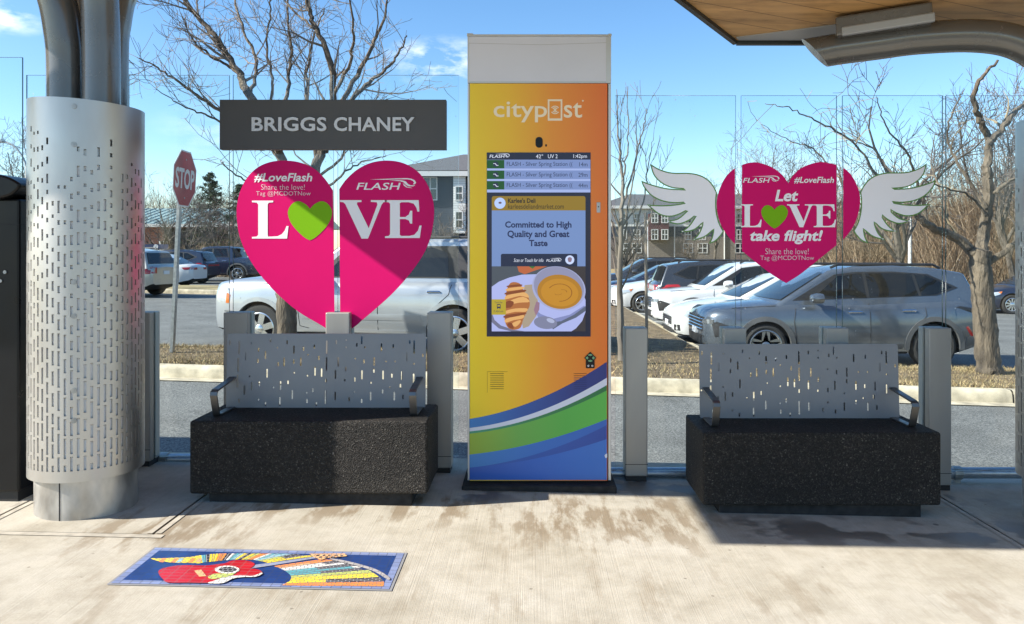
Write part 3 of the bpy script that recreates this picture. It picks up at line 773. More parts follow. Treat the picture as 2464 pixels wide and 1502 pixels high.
def heart(cx, cy, w_, h_, flat=False):
    """small heart centred on a disp point"""
    half = [(0, -.30), (.10, -.42), (.26, -.5), (.40, -.44), (.495, -.28), (.495, -.12), (.42, .08), (.28, .27), (.12, .43), (0, .5)]
    rr = xy(crom(half, 5, False)); ll = [(-x, y) for x, y in rr[::-1]][1:-1]
    return [(cx + x * w_, cy + y * h_) for x, y in rr + ll]
def swoosh(mb, x0, x1, y0, y1, Y):
    """the bus-line flourish: a long thin bar that curls down like a vehicle nose"""
    f = lambda pts: dpoly(mb, [(x0 + u * (x1 - x0), y0 + v * (y1 - y0)) for u, v in pts], Y)
    f([(0, .13), (.62, .02), (.80, 0), (.90, .06), (.97, .22), (1, .45), (.97, .62), (.93, .62), (.955, .45), (.93, .28), (.88, .17), (.80, .12), (.62, .12), (.30, .16)])
    f([(.42, .24), (.60, .2), (.70, .22), (.78, .34), (.82, .58), (.88, .72), (.98, .72), (.94, .82), (.84, .82), (.77, .66), (.72, .40), (.64, .29)])
    f([(.715, .5), (.73, .74), (.79, .93), (.92, 1), (.88, .93), (.80, .86), (.755, .68)])
E = .0016
yd = yl - .002
c6 = lambda x, y: (538.8 + x * .33302, 365.6 + y * .33302)
LH = segs([[c6(*p) for p in [(735, 1274), (680, 1240), (560, 1170), (450, 1085), (340, 980), (240, 860), (165, 740), (115, 620), (95, 510), (92, 400), (115, 290), (165, 190), (240, 115), (330, 75), (430, 63), (540, 75), (640, 115), (720, 185), (788, 280)]],
           [c6(788, 280), c6(800, 1320)], [c6(800, 1320), c6(735, 1274)]])
RH = segs([[c6(*p) for p in [(832, 270), (880, 203), (960, 130), (1060, 80), (1175, 63), (1290, 80), (1390, 135), (1460, 220), (1502, 320), (1518, 430), (1505, 560), (1470, 680), (1410, 790), (1320, 910), (1210, 1030), (1100, 1130), (1000, 1215), (945, 1262), (840, 1330)]],
           [c6(840, 1330), c6(832, 270)]])
m = MB(PL1.location); dpoly(m, LH, yd); h1 = m.build('heart_decal', M['pink'], PL1)
m = MB(PL2.location); dpoly(m, RH, yd); h2 = m.build('heart_decal', M['pink'], PL2)
y2 = yd - E
m = MB(PL1.location); dt(m, '#LoveFlash', 611, 751, 417, 439, y2, bold=.022, shear=.2); m.build('hashtag', M['white'], h1)
m = MB(PL1.location); dt(m, 'Share the love!', 628, 733, 444, 457, y2, bold=-.012); m.build('caption', M['pale_pink'], h1)
m = MB(PL1.location); dt(m, 'Tag @MCDOTNow', 616, 747, 460, 474, y2, bold=-.012); m.build('caption', M['pale_pink'], h1)
def glyph(mb, ch, x0, x1, y0, y1, Y): dpoly(mb, [(x0 + u * (x1 - x0), y1 - v * (y1 - y0)) for u, v in serif(ch)], Y)
m = MB(PL1.location); glyph(m, 'L', 606, 694, 483, 574.5, y2); m.build('letter', M['white'], h1)
m = MB(PL1.location); dpoly(m, heart(745.5, 531.5, 105, 94), y2); m.build('green_heart', M['lime'], h1)
m = MB(PL2.location); glyph(m, 'V', 818, 930, 482, 574.5, y2); m.build('letter', M['white'], h2)
m = MB(PL2.location); glyph(m, 'E', 926, 1014, 482, 573, y2); m.build('letter', M['white'], h2)
m = MB(PL2.location); dt(m, 'FLASH', 857, 964, 440, 457, y2, bold=.01, shear=.2); swoosh(m, 890, 1001, 429, 453, y2); m.build('line_logo', M['white'], h2)

# winged heart
yd = yr - .002; y2 = yd - E
c1 = lambda x, y: (1443.1 + x * .33302, 365.6 + y * .33302)
WL = segs([[c1(*p) for p in r_] for r_ in (
    [(362, 85), (430, 125), (520, 150), (640, 152), (720, 167), (780, 200), (822, 248), (846, 296)],
    [(846, 296), (840, 350), (843, 430), (862, 510), (895, 575)],
    [(895, 575), (870, 612), (830, 650), (785, 665)], [(785, 665), (806, 620), (818, 567)],
    [(818, 567), (770, 608), (720, 630), (665, 641)], [(665, 641), (715, 585), (742, 515)],
    [(742, 515), (695, 558), (640, 578), (578, 581)], [(578, 581), (640, 535), (692, 460)],
    [(692, 460), (640, 500), (560, 525), (470, 500)], [(470, 500), (560, 482), (632, 422)],
    [(632, 422), (570, 455), (500, 470), (420, 450), (338, 380)], [(338, 380), (430, 386), (530, 382), (618, 367)],
    [(618, 367), (540, 372), (450, 358), (370, 318), (315, 255), (298, 208)], [(298, 208), (380, 238), (490, 264), (622, 271)],
    [(622, 271), (520, 262), (440, 225), (385, 165), (362, 85)])], 4)
AX = 1896.0
WR = [(2 * AX - x + 1.5, y - 1) for x, y in WL][::-1]
HH = segs([[(1896, 441), (1880, 420), (1855, 402), (1819, 391), (1785, 397), (1755, 415), (1735, 445), (1724, 487), (1730, 530), (1745, 560), (1775, 595), (1820, 633), (1860, 663), (1891, 681.5)],
           [(1891, 681.5), (1925, 660), (1960, 632), (2000, 600), (2030, 575), (2055, 540), (2068, 497), (2066, 460), (2050, 425), (2025, 402), (1990, 392), (1965, 391), (1930, 403), (1910, 420), (1896, 441)]], 5)
for pn, x0, x1 in ((PR1, 1480, 1768), (PR2, 1784.5, 2012), (PR3, 2028, 2268)):
    m = MB(pn.location); dpoly(m, clipx(HH, x0, x1), yd); hd = m.build('heart_decal', M['pink'], pn)
    if pn is PR2: hmid = hd
    else:
        W = WL if pn is PR1 else WR
        m = MB(pn.location); dpoly(m, W, yd - .0008); wg = m.build('wing_outline', M['wing_green'], pn)
        m = MB(pn.location); dpoly(m, inset(W, 2.9), yd - .0018); m.build('wing', M['white'], wg)
def rt(s, x0, x1, y0, y1, name, mt='white', **k):
    m = MB(PR2.location); dt(m, s, x0, x1, y0, y1, y2, **k); m.build(name, M[mt], hmid)
rt('#LoveFlash', 1910, 2006, 426, 442, 'hashtag', bold=.02, shear=.2)
rt('Let', 1864, 1920, 457, 485, 'slogan', bold=.03, shear=.2); rt('take flight!', 1804, 1979, 554, 588, 'slogan', bold=.03, shear=.2)
rt('Share the love!', 1841, 1945, 598, 612, 'caption', 'pale_pink', bold=-.012); rt('Tag @MCDOTNow', 1829, 1958, 615, 629, 'caption', 'pale_pink', bold=-.012)
m = MB(PR2.location); dt(m, 'FLASH', 1787, 1852, 428.5, 440, y2, bold=.01, shear=.2); swoosh(m, 1808, 1875, 423, 438, y2); m.build('line_logo', M['white'], hmid)
for ch, a, b_ in (('L', 1782.5, 1832), ('V', 1893, 1958), ('E', 1957, 2011)):
    m = MB(PR2.location); glyph(m, ch, a, b_, 492, 547, y2); m.build('letter', M['white'], hmid)
m = MB(PR2.location); dpoly(m, heart(1863, 522, 63, 56), y2); m.build('green_heart', M['lime'], hmid)

# ------------------------------------------------------------------ name board
ys = YL - .045
sg = thing('name_board', 'charcoal station name board with raised silver capitals fixed across the glass', 'sign', (PX(800, ys), ys, PZ(360, ys)))
m = MB(sg.location); m.box(PX(528, ys), PX(1073, ys), ys, ys + .05, PZ(360, ys), PZ(240, ys)); m.build('board', M['sign_face'], sg, bevel=.002)
m = MB(sg.location); m2 = MB(sg.location)
dt(m, 'BRIGGS', 605, 785, 282, 316, ys - .012, bold=.022, spacing=1.04, depth=.011)
m.build('lettering', M['sign_letter'], sg)
m = MB(sg.location); dt(m, 'CHANEY', 803, 997, 282, 316, ys - .012, bold=.022, spacing=1.04, depth=.011); m.build('lettering', M['sign_letter'], sg)
for px, pw in ((560, 0), (1050, 0)):
    m = MB(sg.location); z = PZ(300, ys); x = PX(px, ys); m.box(x - .03, x + .03, ys + .05, yl - .001, z - .06, z + .06); m.build('bracket', M['galv'], sg)

# ------------------------------------------------------------------ information kiosk
YK = 4.36
K = thing('information_kiosk', 'tall orange and yellow information kiosk with a lit screen and white light box', 'kiosk', (PX(1296, YK), YK, zp(.05)))
KO = K.location
def kx(p): return PX(p, YK)
def kz(p): return PZ(p, YK)
def grad_mat(name, stops, x0, x1, rough=.38):
    m = mat(name, stops[0][1], rough, coat=.15); nt = m.node_tree; b = nt.nodes['Principled BSDF']
    sp = nd(nt, 'ShaderNodeSeparateXYZ', {0: nd(nt, 'ShaderNodeTexCoord').outputs['Object']})
    f = nd(nt, 'ShaderNodeMapRange', {0: sp.outputs[0], 1: x0 - KO.x, 2: x1 - KO.x}).outputs[0]
    nt.links.new(ramp(nt, f, stops), b.inputs['Base Color']); return m
X0, X1 = kx(1130), kx(1461)
m = MB(KO)
m.box(kx(1112), kx(1481), YK - .06, YK + .32, zp(0) - .03, kz(1162)); m.build('plinth', M['granite_base'], K, bevel=.012)
m = MB(KO); m.box(kx(1136), kx(1455), YK + .02, YK + .26, kz(1162), kz(1157)); m.build('plinth_gap', M['dark_gap'], K)
m = MB(KO); m.box(kx(1131), kx(1460), YK + .008, YK + .26, kz(1157), kz(201)); m.build('body', M['cream'], K)
m = MB(KO); m.box(kx(1124.5), kx(1129.5), YK + .004, YK + .27, kz(1157), kz(201)); m.box(kx(1463.5), kx(1470), YK + .004, YK + .27, kz(1157), kz(201)); m.build('side_frame', M['cream'], K, bevel=.003)
m = MB(KO); m.box(X0, X1, YK, YK + .0075, kz(1157), kz(201))
m.build('front_panel', grad_mat('yellow to orange print', [(0, srgb(246, 210, 14)), (.28, srgb(246, 192, 24)), (.6, srgb(242, 152, 34)), (1, srgb(236, 116, 30))], X0, X1), K, bevel=.002)
m = MB(KO); m.box(kx(1124.5), kx(1470), YK + .006, YK + .268, kz(200.5), kz(86)); m.build('light_box', M['white_panel'], K, bevel=.008)
m = MB(KO); m.box(kx(1123), kx(1471.5), YK - .002, YK + .275, kz(86.3), kz(83)); m.box(kx(1123), kx(1138), YK - .001, YK + .2, kz(83), kz(80.5)); m.box(kx(1463), kx(1471), YK - .001, YK + .2, kz(83), kz(81.2)); m.build('light_box_lid', M['cream'], K, bevel=.003)
m = MB(KO); m.box(kx(1458), kx(1470.2), YK + .0045, YK + .02, kz(199.5), kz(87)); m.box(kx(1124.3), kx(1128), YK + .0045, YK + .02, kz(199.5), kz(87))
m.box(kx(1128), kx(1458), YK + .0052, YK + .02, kz(199.8), kz(195)); m.build('light_box_trim', M['cream'], K)
m = MB(KO)
for a, b_ in (((1124.5, 104), (1300, 108)), ((1300, 108), (1458, 103))):
    pa, pb = a, b_; m.add([(kx(pa[0]), YK + .0055, kz(pa[1])), (kx(pb[0]), YK + .0055, kz(pb[1])), (kx(pb[0]), YK + .0055, kz(pb[1] - .9)), (kx(pa[0]), YK + .0055, kz(pa[1] - .9))], [(0, 1, 2, 3)])
m.build('diffuser_seam', mat('seam', (.45, .44, .43), .6), K)
# printed waves
c5 = lambda x, y: (1077.5 + x * .32037, 788.9 + y * .32037)
def wave(ul, um, ur, n=14):
    """curve through left, middle (x=640) and right heights of the crop"""
    xs = [162 + (1193 - 162) * i / n for i in range(n + 1)]; out = []
    for x in xs:
        t = (x - 162) / 1031; tm = (640 - 162) / 1031
        a = (um - ul - (ur - ul) * tm) / (tm * tm - tm); b_ = ur - ul - a
        out.append(c5(x, ul + b_ * t + a * t * t))
    return out
W_ = [(685, 552, 255), (752, 642, 375), (778, 678, 430), (795, 698, 470), (952, 868, 685)]
L_ = [(1050, 955, 730), (1050, 985, 835), (1142, 1142, 1142)]
def band(name, top, bot, mt, dy):
    m = MB(KO); poly = wave(*top) + wave(*bot)[::-1]
    n = len(poly) // 2
    vs = [(kx(x), YK - dy, kz(y)) for x, y in poly]
    m.add(vs, [(i, 2 * n - 1 - i, 2 * n - 2 - i, i + 1) for i in range(n - 1)])
    return m.build(name, mt, K)
band('printed_wave', W_[0], W_[1], grad_mat('blue wave', [(0, srgb(40, 122, 190)), (.35, srgb(34, 84, 160)), (.75, srgb(32, 50, 125)), (1, srgb(28, 44, 120))], X0, X1), .001)
band('printed_wave', W_[1], W_[2], mat('white wave', srgb(214, 216, 228), .4), .001)
band('printed_wave', W_[2], W_[3], grad_mat('dark green wave', [(0, srgb(58, 150, 120)), (.5, srgb(45, 125, 75)), (1, srgb(32, 110, 60))], X0, X1), .001)
band('printed_wave', W_[3], W_[4], grad_mat('green wave', [(0, srgb(150, 180, 50)), (.35, srgb(105, 172, 72)), (.7, srgb(82, 172, 68)), (1, srgb(88, 180, 70))], X0, X1), .001)
band('printed_wave', W_[4], L_[0], grad_mat('light blue wave', [(0, srgb(52, 132, 200)), (.5, srgb(42, 108, 190)), (1, srgb(40, 95, 180))], X0, X1), .001)
band('printed_wave', L_[0], L_[1], grad_mat('mid blue wave', [(0, srgb(30, 96, 180)), (.5, srgb(30, 84, 170)), (1, srgb(32, 70, 155))], X0, X1), .001)
band('printed_wave', L_[1], L_[2], grad_mat('deep blue wave', [(0, srgb(28, 88, 178)), (.5, srgb(38, 100, 190)), (1, srgb(48, 110, 192))], X0, X1), .001)
# logo on top
cream = mat('pale printed logo', srgb(252, 234, 200), .45)
yk = YK - .0015
def kt(s, x0, x1, y0, y1, mt, name, y=None, parent=None, **k):
    m = MB(KO); dt(m, s, x0, x1, y0, y1, YK, **k)
    yy = yk if y is None else y; m.v = [(p[0], p[1] + yy - YK, p[2]) for p in m.v]
    return m.build(name, mt, parent or K)
def kpoly(m, pts, y):
    m.sheet([(kx(px), kz(py)) for px, py in pts], y)
def ring(m, cx, cy, r0, r1, a0, a1, y, n=16, ry=1.0):
    pts = [(cx + r1 * math.cos(a0 + (a1 - a0) * i / n), cy + ry * r1 * math.sin(a0 + (a1 - a0) * i / n)) for i in range(n + 1)]
    pts += [(cx + r0 * math.cos(a1 - (a1 - a0) * i / n), cy + ry * r0 * math.sin(a1 - (a1 - a0) * i / n)) for i in range(n + 1)]
    for i in range(n): kpoly(m, [pts[i], pts[i + 1], pts[2 * n - i], pts[2 * n + 1 - i]], y)
def ell(cx, cy, rx, ry, n=28, rot=0.0, a0=0, a1=2 * math.pi):
    o = []
    for i in range(n):
        a = a0 + (a1 - a0) * i / n; x, y = rx * math.cos(a), ry * math.sin(a)
        o.append((cx + x * math.cos(rot) - y * math.sin(rot), cy + x * math.sin(rot) + y * math.cos(rot)))
    return o
def rrect(x0, x1, y0, y1, r, n=5, corners=(1, 1, 1, 1)):
    o = []
    for (cx, cy, a, c) in ((x0 + r, y0 + r, math.pi, corners[0]), (x1 - r, y0 + r, 1.5 * math.pi, corners[1]), (x1 - r, y1 - r, 0, corners[2]), (x0 + r, y1 - r, .5 * math.pi, corners[3])):
        if c: o += [(cx + r * math.cos(a + .5 * math.pi * i / n), cy + r * math.sin(a + .5 * math.pi * i / n)) for i in range(n + 1)]
        else: o.append((x0 if cx < (x0 + x1) / 2 else x1, y0 if cy < (y0 + y1) / 2 else y1))
    return o
kt('cityp', 1187, 1316, 245, 295, cream, 'logo_lettering', bold=.010)
kt('st', 1356, 1400, 247, 284, cream, 'logo_lettering', bold=.010)
m = MB(KO)
o_ = rrect(1317.5, 1352.5, 240, 291, 3, 4)
for x0, x1, y0, y1 in ((1317.5, 1352.5, 239.5, 244), (1317.5, 1352.5, 285.5, 291), (1317.5, 1321.5, 244, 285.5), (1348.5, 1352.5, 244, 285.5)):
    kpoly(m, [(x0, y0), (x1, y0), (x1, y1), (x0, y1)], yk)
kpoly(m, ell(1335, 265, 3, 3, 12), yk)
for r_ in (6.5, 10.5):
    ring(m, 1335, 266.5, r_ - 1.1, r_ + 1.1, -2.5, -.64, yk); ring(m, 1335, 263.5, r_ - 1.1, r_ + 1.1, .64, 2.5, yk)
kpoly(m, ell(1402, 243, 2.2, 2.2, 10), yk)
m.build('logo_phone', cream, K)
m = MB(KO); kpoly(m, rrect(1288, 1305.5, 330, 356, 8.4, 8), yk); kpoly(m, rrect(1311.5, 1315.5, 347.5, 353, 1.2), yk); m.build('camera_window', M['black'], K)
# latch, reader, vents
m = MB(KO); m.box(kx(1435), kx(1444), YK - .004, YK, kz(512), kz(487)); m.build('latch', M['alu'], K, bevel=.002)
m = MB(KO); kpoly(m, ell(1439.5, 498, 1.7, 1.7, 10), YK - .0045); m.build('latch_hole', M['dark_gap'], K)
kp = MB(KO)
kp.prism([(kx(px), kz(py)) for px, py in ((1409, 886), (1409, 866), (1405, 861), (1419.5, 846.5), (1434, 861), (1430, 866), (1430, 886))], YK - .006, YK - .0005)
rd = kp.build('keypad', M['black'], K, bevel=.002)
scr_g = mat('green lit key', (.02, .05, .03), .4, emit=srgb(95, 140, 105), estr=.35)
m = MB(KO)
kpoly(m, [(1419.5, 851), (1422.5, 854), (1419.5, 857), (1416.5, 854)], YK - .0075); kpoly(m, [(1419.5, 865), (1422.5, 868), (1419.5, 871), (1416.5, 868)], YK - .0075)
for s in (-1, 1): kpoly(m, [(1419.5 + s * 4.2, 861), (1419.5 + s * 7.2, 857), (1419.5 + s * 11.5, 861), (1419.5 + s * 7.2, 865)], YK - .0075)
ring(m, 1419.5, 861, 6.2, 9.2, -2.2, -.95, YK - .0074); ring(m, 1419.5, 861, 6.2, 9.2, .95, 2.2, YK - .0074)
m.build('key', scr_g, rd)
m = MB(KO); ring(m, 1415, 880, 1.2, 2.2, 0, 6.28, YK - .0075, 8); ring(m, 1424.5, 880, 1.2, 2.2, 0, 6.28, YK - .0075, 8); m.build('key_symbol', M['white'], rd)
grille = mat('vent shadow line', srgb(120, 88, 18), .6)
for x0, x1, mt in ((1179, 1212, grille), (1380, 1411, mat('vent shadow line orange', srgb(120, 66, 22), .6))):
    m = MB(KO)
    for k in range(8):
        y = 898.5 + k * 5.2
        if x0 > 1300 and y > 904: break
        kpoly(m, [(x0, y), (x1, y), (x1, y + 1.1), (x0, y + 1.1)], yk - .0004)
    for q in ((x0 - 7, x1 + 9, 894, 894.6), (x0 - 7, x0 - 6.5, 894, 945)):
        if x0 < 1300: kpoly(m, [(q[0], q[2]), (q[1], q[2]), (q[1], q[3]), (q[0], q[3])], yk - .0004)
    m.build('vent', mt, K)
m = MB(KO)
for k in range(2, 8):
    y = 898.5 + k * 5.2; xa = 1380
    kpoly(m, [(xa, y), (1411, y), (1411, y + 1.1), (xa, y + 1.1)], yk - .0004)
m.build('vent', mat('vent shadow line blue', srgb(20, 36, 96), .5), K)
m = MB(KO); kpoly(m, [(1454, 1096), (1457, 1092), (1460.6, 1091), (1460.6, 1101), (1456, 1102)], yk - .0004); m.build('peeled_corner', M['white_panel'], K)

# the screen
def lum(name, r, g, b, k=.62):
    return mat(name, (0.012, 0.012, 0.014), .22, emit=srgb(r, g, b), estr=k, spec=.35)
m = MB(KO); m.box(kx(1171), kx(1420.5), YK - .003, YK + .006, kz(810), kz(367.5)); scn = m.build('screen', lum('screen navy', 20, 24, 44), K)
LV = [YK - .0036]
def lay(): LV[0] -= .0004; return LV[0]
def sp(name, pts, mt, y=None):
    m = MB(KO); kpoly(m, pts, y if y else lay()); return m.build(name, mt, scn)
def st(s, x0, x1, y0, y1, mt, name='screen_text', **k): return kt(s, x0, x1, y0, y1, mt, name, y=lay(), parent=scn, **k)
def rc(x0, x1, y0, y1): return [(x0, y0), (x1, y0), (x1, y1), (x0, y1)]
pale = lum('screen pale', 140, 155, 200); row = lum('screen row', 104, 122, 168); gcell = lum('screen green', 14, 66, 18)
dk = lum('screen ink', 30, 38, 66, .5); wt_ = lum('screen white', 190, 196, 212)
sp('board_background', rc(1171.5, 1420, 385, 463.5), pale)
y_a, y_b, y_c = lay(), lay(), lay()
for i, (mins) in enumerate(('14m', '29m', '44m')):
    t0 = 385.5 + 25.3 * i
    sp('arrival_row', rc(1213, 1420, t0, t0 + 20.5), row, y_a)
    sp('arrival_badge', rc(1171.5, 1213, t0, t0 + 20.5), gcell, y_a)
    m = MB(KO); kpoly(m, ell(1192.5, t0 + 10.3, 6.5, 6.5, 18), y_b); m.build('badge_disc', dk, scn)
    m = MB(KO)
    for q in ([(1186.5, t0 + 8), (1192, t0 + 8), (1195, t0 + 12.4), (1199, t0 + 12.4), (1199, t0 + 13.8), (1194, t0 + 13.8), (1191, t0 + 9.4), (1186.5, t0 + 9.4)],): kpoly(m, q, y_c)
    m.build('badge_line', wt_, scn)
    kt('FLASH - Silver Spring Station ((', 1219, 1377, t0 + 4.5, t0 + 17.5, dk, 'arrival_text', y=y_b, parent=scn)
    kt(mins, 1393 if i == 0 else 1391, 1413, t0 + 5.5, t0 + 15.5, dk, 'arrival_text', y=y_b, parent=scn)
st('FLASH', 1177.5, 1214, 373, 380.5, wt_, bold=.01, shear=.15)
m = MB(KO); m2 = MB(KO)
swoosh(m, 1190, 1226, 370, 380, YK); m.v = [(p[0], p[1] + y_b - YK, p[2]) for p in m.v]; m.build('line_logo', wt_, scn)
st('42°', 1289, 1306, 372, 381.5, wt_); st('UV 2', 1318, 1341, 372, 381.5, wt_); st('1:42pm', 1379, 1411.5, 372, 383.5, wt_)
sp('card', rrect(1183, 1408, 473, 797, 5, 5, (1, 1, 0, 0)), lum('screen card', 98, 122, 168))
sp('card_header', rrect(1183, 1408, 472.5, 507, 5, 5, (1, 1, 0, 0)), lum('screen gold', 122, 98, 20))
sp('logo_disc', ell(1202.7, 489.5, 13.4, 13.4, 24), lum('screen disc', 158, 178, 220))
sp('logo_hat', ell(1203, 488.5, 4, 2.6, 14), lum('screen hat', 90, 70, 80))
ink = lum('screen black ink', 14, 14, 18, .5)
st("Karlee's Deli", 1222, 1288, 477.5, 489, ink, bold=.025); st('karleesdeliandmarket.com', 1222, 1356, 491.5, 503, ink)
navy = lum('screen headline', 16, 30, 70)
st('Committed to High', 1215, 1374.5, 533, 553, navy, bold=.03); st('Quality and Great', 1220.5, 1369.5, 555, 576, navy, bold=.03); st('Taste', 1272.5, 1317, 577.5, 593, navy, bold=.03)
# food photograph on the screen
sp('table', rc(1183, 1408, 641, 797), lum('screen slate', 62, 70, 80))
sp('table_edge', [(1330, 641), (1408, 641), (1408, 797), (1375, 797), (1390, 700)], lum('screen dark wood', 46, 42, 46))
sp('placemat', [(1244, 641), (1316, 641), (1290, 650), (1262, 660), (1248, 654)], lum('screen mat', 160, 84, 50))
sp('placemat_green', [(1272, 641), (1288, 641), (1281, 647)], lum('screen leaf', 50, 95, 45))
sp('plate', [(1183, 797)] + [(1183, 690), (1200, 678), (1225, 668), (1255, 661), (1290, 660), (1350, 668), (1400, 700), (1408, 722), (1408, 750), (1400, 772), (1385, 790), (1374, 797)], lum('screen plate', 150, 158, 205))
sp('plate_shade', [(1183, 752), (1190, 770), (1205, 783), (1235, 793), (1262, 797), (1230, 797), (1200, 790), (1183, 775)], lum('screen plate shade', 96, 98, 122))
sp('plate_shade', [(1285, 742), (1300, 755), (1330, 767), (1370, 757), (1405, 735), (1408, 742), (1372, 766), (1330, 777), (1295, 765)], lum('screen plate shade b', 112, 120, 165))
sp('egg', [(1262, 686), (1284, 684), (1292, 700), (1294, 730), (1290, 760), (1272, 785), (1258, 790), (1250, 750)], lum('screen egg', 146, 134, 118))
sp('ham', [(1290, 725), (1298, 728), (1297, 745), (1289, 760), (1284, 745)], lum('screen ham', 130, 100, 118))
CR = xy(crom([(1228, 681), (1240, 679), (1252, 684), (1260, 700), (1272, 718), (1274, 735), (1266, 752), (1258, 770), (1252, 788), (1238, 793), (1222, 788), (1214, 770), (1216, 752), (1213, 735), (1216, 715), (1220, 695)], 4))
sp('croissant', CR, lum('screen crust', 150, 92, 48))
hi_ = lum('screen crust light', 196, 150, 92); lo_ = lum('screen crust dark', 112, 58, 30)
ycr, ycr2 = lay(), lay()
for q in ([(1221, 694), (1256, 690), (1259, 695), (1220, 700)], [(1217, 712), (1240, 706), (1264, 704), (1272, 716), (1250, 712), (1217, 720)], [(1226, 724), (1258, 714), (1274, 726), (1250, 728), (1226, 732)],
          [(1216, 748), (1240, 742), (1268, 742), (1264, 750), (1240, 750), (1216, 755)], [(1216, 768), (1240, 760), (1260, 758), (1257, 766), (1236, 770), (1217, 776)], [(1232, 778), (1250, 770), (1252, 775), (1240, 786)]):
    m = MB(KO); kpoly(m, xy(crom(q, 3)), ycr); m.build('croissant_layer', hi_, scn)
for q in ([(1222, 687), (1252, 684), (1254, 688), (1222, 691)], [(1219, 703), (1260, 697), (1262, 702), (1218, 709)], [(1204, 738), (1222, 724), (1236, 727), (1228, 740)], [(1216, 758), (1262, 752), (1260, 757), (1216, 765)], [(1220, 780), (1230, 776), (1236, 790), (1226, 789)]):
    m = MB(KO); kpoly(m, xy(crom(q, 3)), ycr2); m.build('croissant_layer', lo_, scn)
sp('bowl', clipx(ell(1344, 694, 65, 52, 40, R(16)), 1270, 1408), lum('screen bowl', 142, 148, 184))
sp('bowl_inside', clipx(ell(1344, 691, 61, 48, 40, R(16)), 1270, 1408), lum('screen bowl inside', 122, 124, 152))
sp('soup', ell(1346, 702, 54, 41, 40, R(8)), lum('screen soup', 152, 106, 26))
sp('soup_centre', ell(1346, 704, 45, 33, 32, R(8)), lum('screen soup light', 168, 118, 30))
m = MB(KO); yy = lay(); ring(m, 1346, 704, 28, 30, -2.6, 1.6, yy, 20, .72); ring(m, 1342, 705, 8, 9.5, .3, 2.6, yy, 8, .5); ring(m, 1352, 702, 10, 11.5, -1.8, .2, yy, 8, .5); m.build('soup_swirl', lum('screen swirl', 122, 74, 18), scn)
sp('spoon_handle', [(1318, 777), (1350, 772), (1380, 757), (1408, 736), (1408, 748), (1385, 764), (1352, 778), (1330, 792)], lum('screen spoon', 76, 84, 104))
sp('spoon', ell(1312, 776, 28, 15, 26, R(6)), lum('screen spoon light', 108, 112, 138))
sp('spoon_glint', ell(1324, 771, 10, 5, 16, R(20)), lum('screen glint', 150, 158, 186))
sp('bus_tile', rc(1183, 1217, 720, 757), lum('screen tile', 156, 140, 36))
st('Touch for', 1190, 1209, 725, 729.5, navy); st('FLASH info', 1188, 1211, 746.5, 751, navy)
m = MB(KO); yy = lay()
kpoly(m, rrect(1195.5, 1204.5, 731.5, 741, 2), yy); kpoly(m, rc(1196, 1198, 741, 743), yy); kpoly(m, rc(1202, 1204, 741, 743), yy); m.build('bus_icon', navy, scn)
m = MB(KO); kpoly(m, rc(1196.8, 1203.2, 733.5, 737.5), lay()); m.build('bus_icon_window', lum('screen tile b', 156, 140, 36), scn)
sp('banner', rrect(1205, 1388, 611, 641, 4, 4, (1, 1, 0, 0)), lum('screen banner', 18, 30, 58))
st('Scan or Touch for info', 1236, 1307, 622, 630.5, wt_, shear=.2); st('FLASH', 1314, 1343, 624, 630, wt_, bold=.01, shear=.15)
m = MB(KO); swoosh(m, 1322, 1350, 621, 630, YK); yy = lay(); m.v = [(p[0], p[1] + yy - YK, p[2]) for p in m.v]; m.build('line_logo', wt_, scn)
sp('seal', ell(1370, 625.5, 10.7, 10.7, 24), lum('screen seal', 176, 190, 222)); sp('seal_hand', xy(crom([(1365, 622), (1370, 619), (1375, 622), (1373, 630), (1367, 630)], 3)), lum('screen seal mark', 116, 96, 112))

# ------------------------------------------------------------------ benches
SL = [(428,215,248),(495,220,315),(490,340,440),(487,460,555),(421,490,503),(545,298,358),(582,230,244),(633,268,300),(630,345,378),(683,290,350),(718,205,232),(768,262,275),(697,418,482),(776,370,402),(818,338,402),(837,214,244),(887,252,312),(887,350,384),(937,336,400),(955,260,290),(988,312,325),(1033,245,275),(1066,325,357),(1040,402,468),(1087,414,476),(986,460,474),(892,440,452),(848,500,530),(795,505,570),(745,545,557),(590,507,572),(643,508,542),(575,464,478),(538,535,602),(640,630,642),(502,630,662),(690,652,684),(792,617,683),(880,568,632),(983,582,594),(1026,555,585),(986,630,662),(1053,652,683),(1122,216,314),(1122,335,432),(1120,487,516),(1118,570,668),(1187,580,642),(1187,426,490),(1206,334,402),(1190,212,244),(1260,207,221),(1260,258,272),(1260,402,436),(1254,490,508),(1372,185,244),(1337,234,262),(1395,258,272),(1514,236,296),(1598,242,272),(1716,212,242),(1748,215,312),(1698,300,362),(1811,310,335),(1327,340,352),(1390,350,382),(1463,334,400),(1461,415,447),(1547,360,373),(1613,360,373),(1747,376,390),(1376,428,494),(1527,430,494),(1590,452,482),(1662,434,498),(1746,452,520),(1325,478,510),(1442,510,524),(1577,545,557),(1652,524,558),(1525,564,594),(1323,574,588),(1287,618,650),(1376,630,662),(1440,580,642),(1609,580,642),(1672,600,634)]
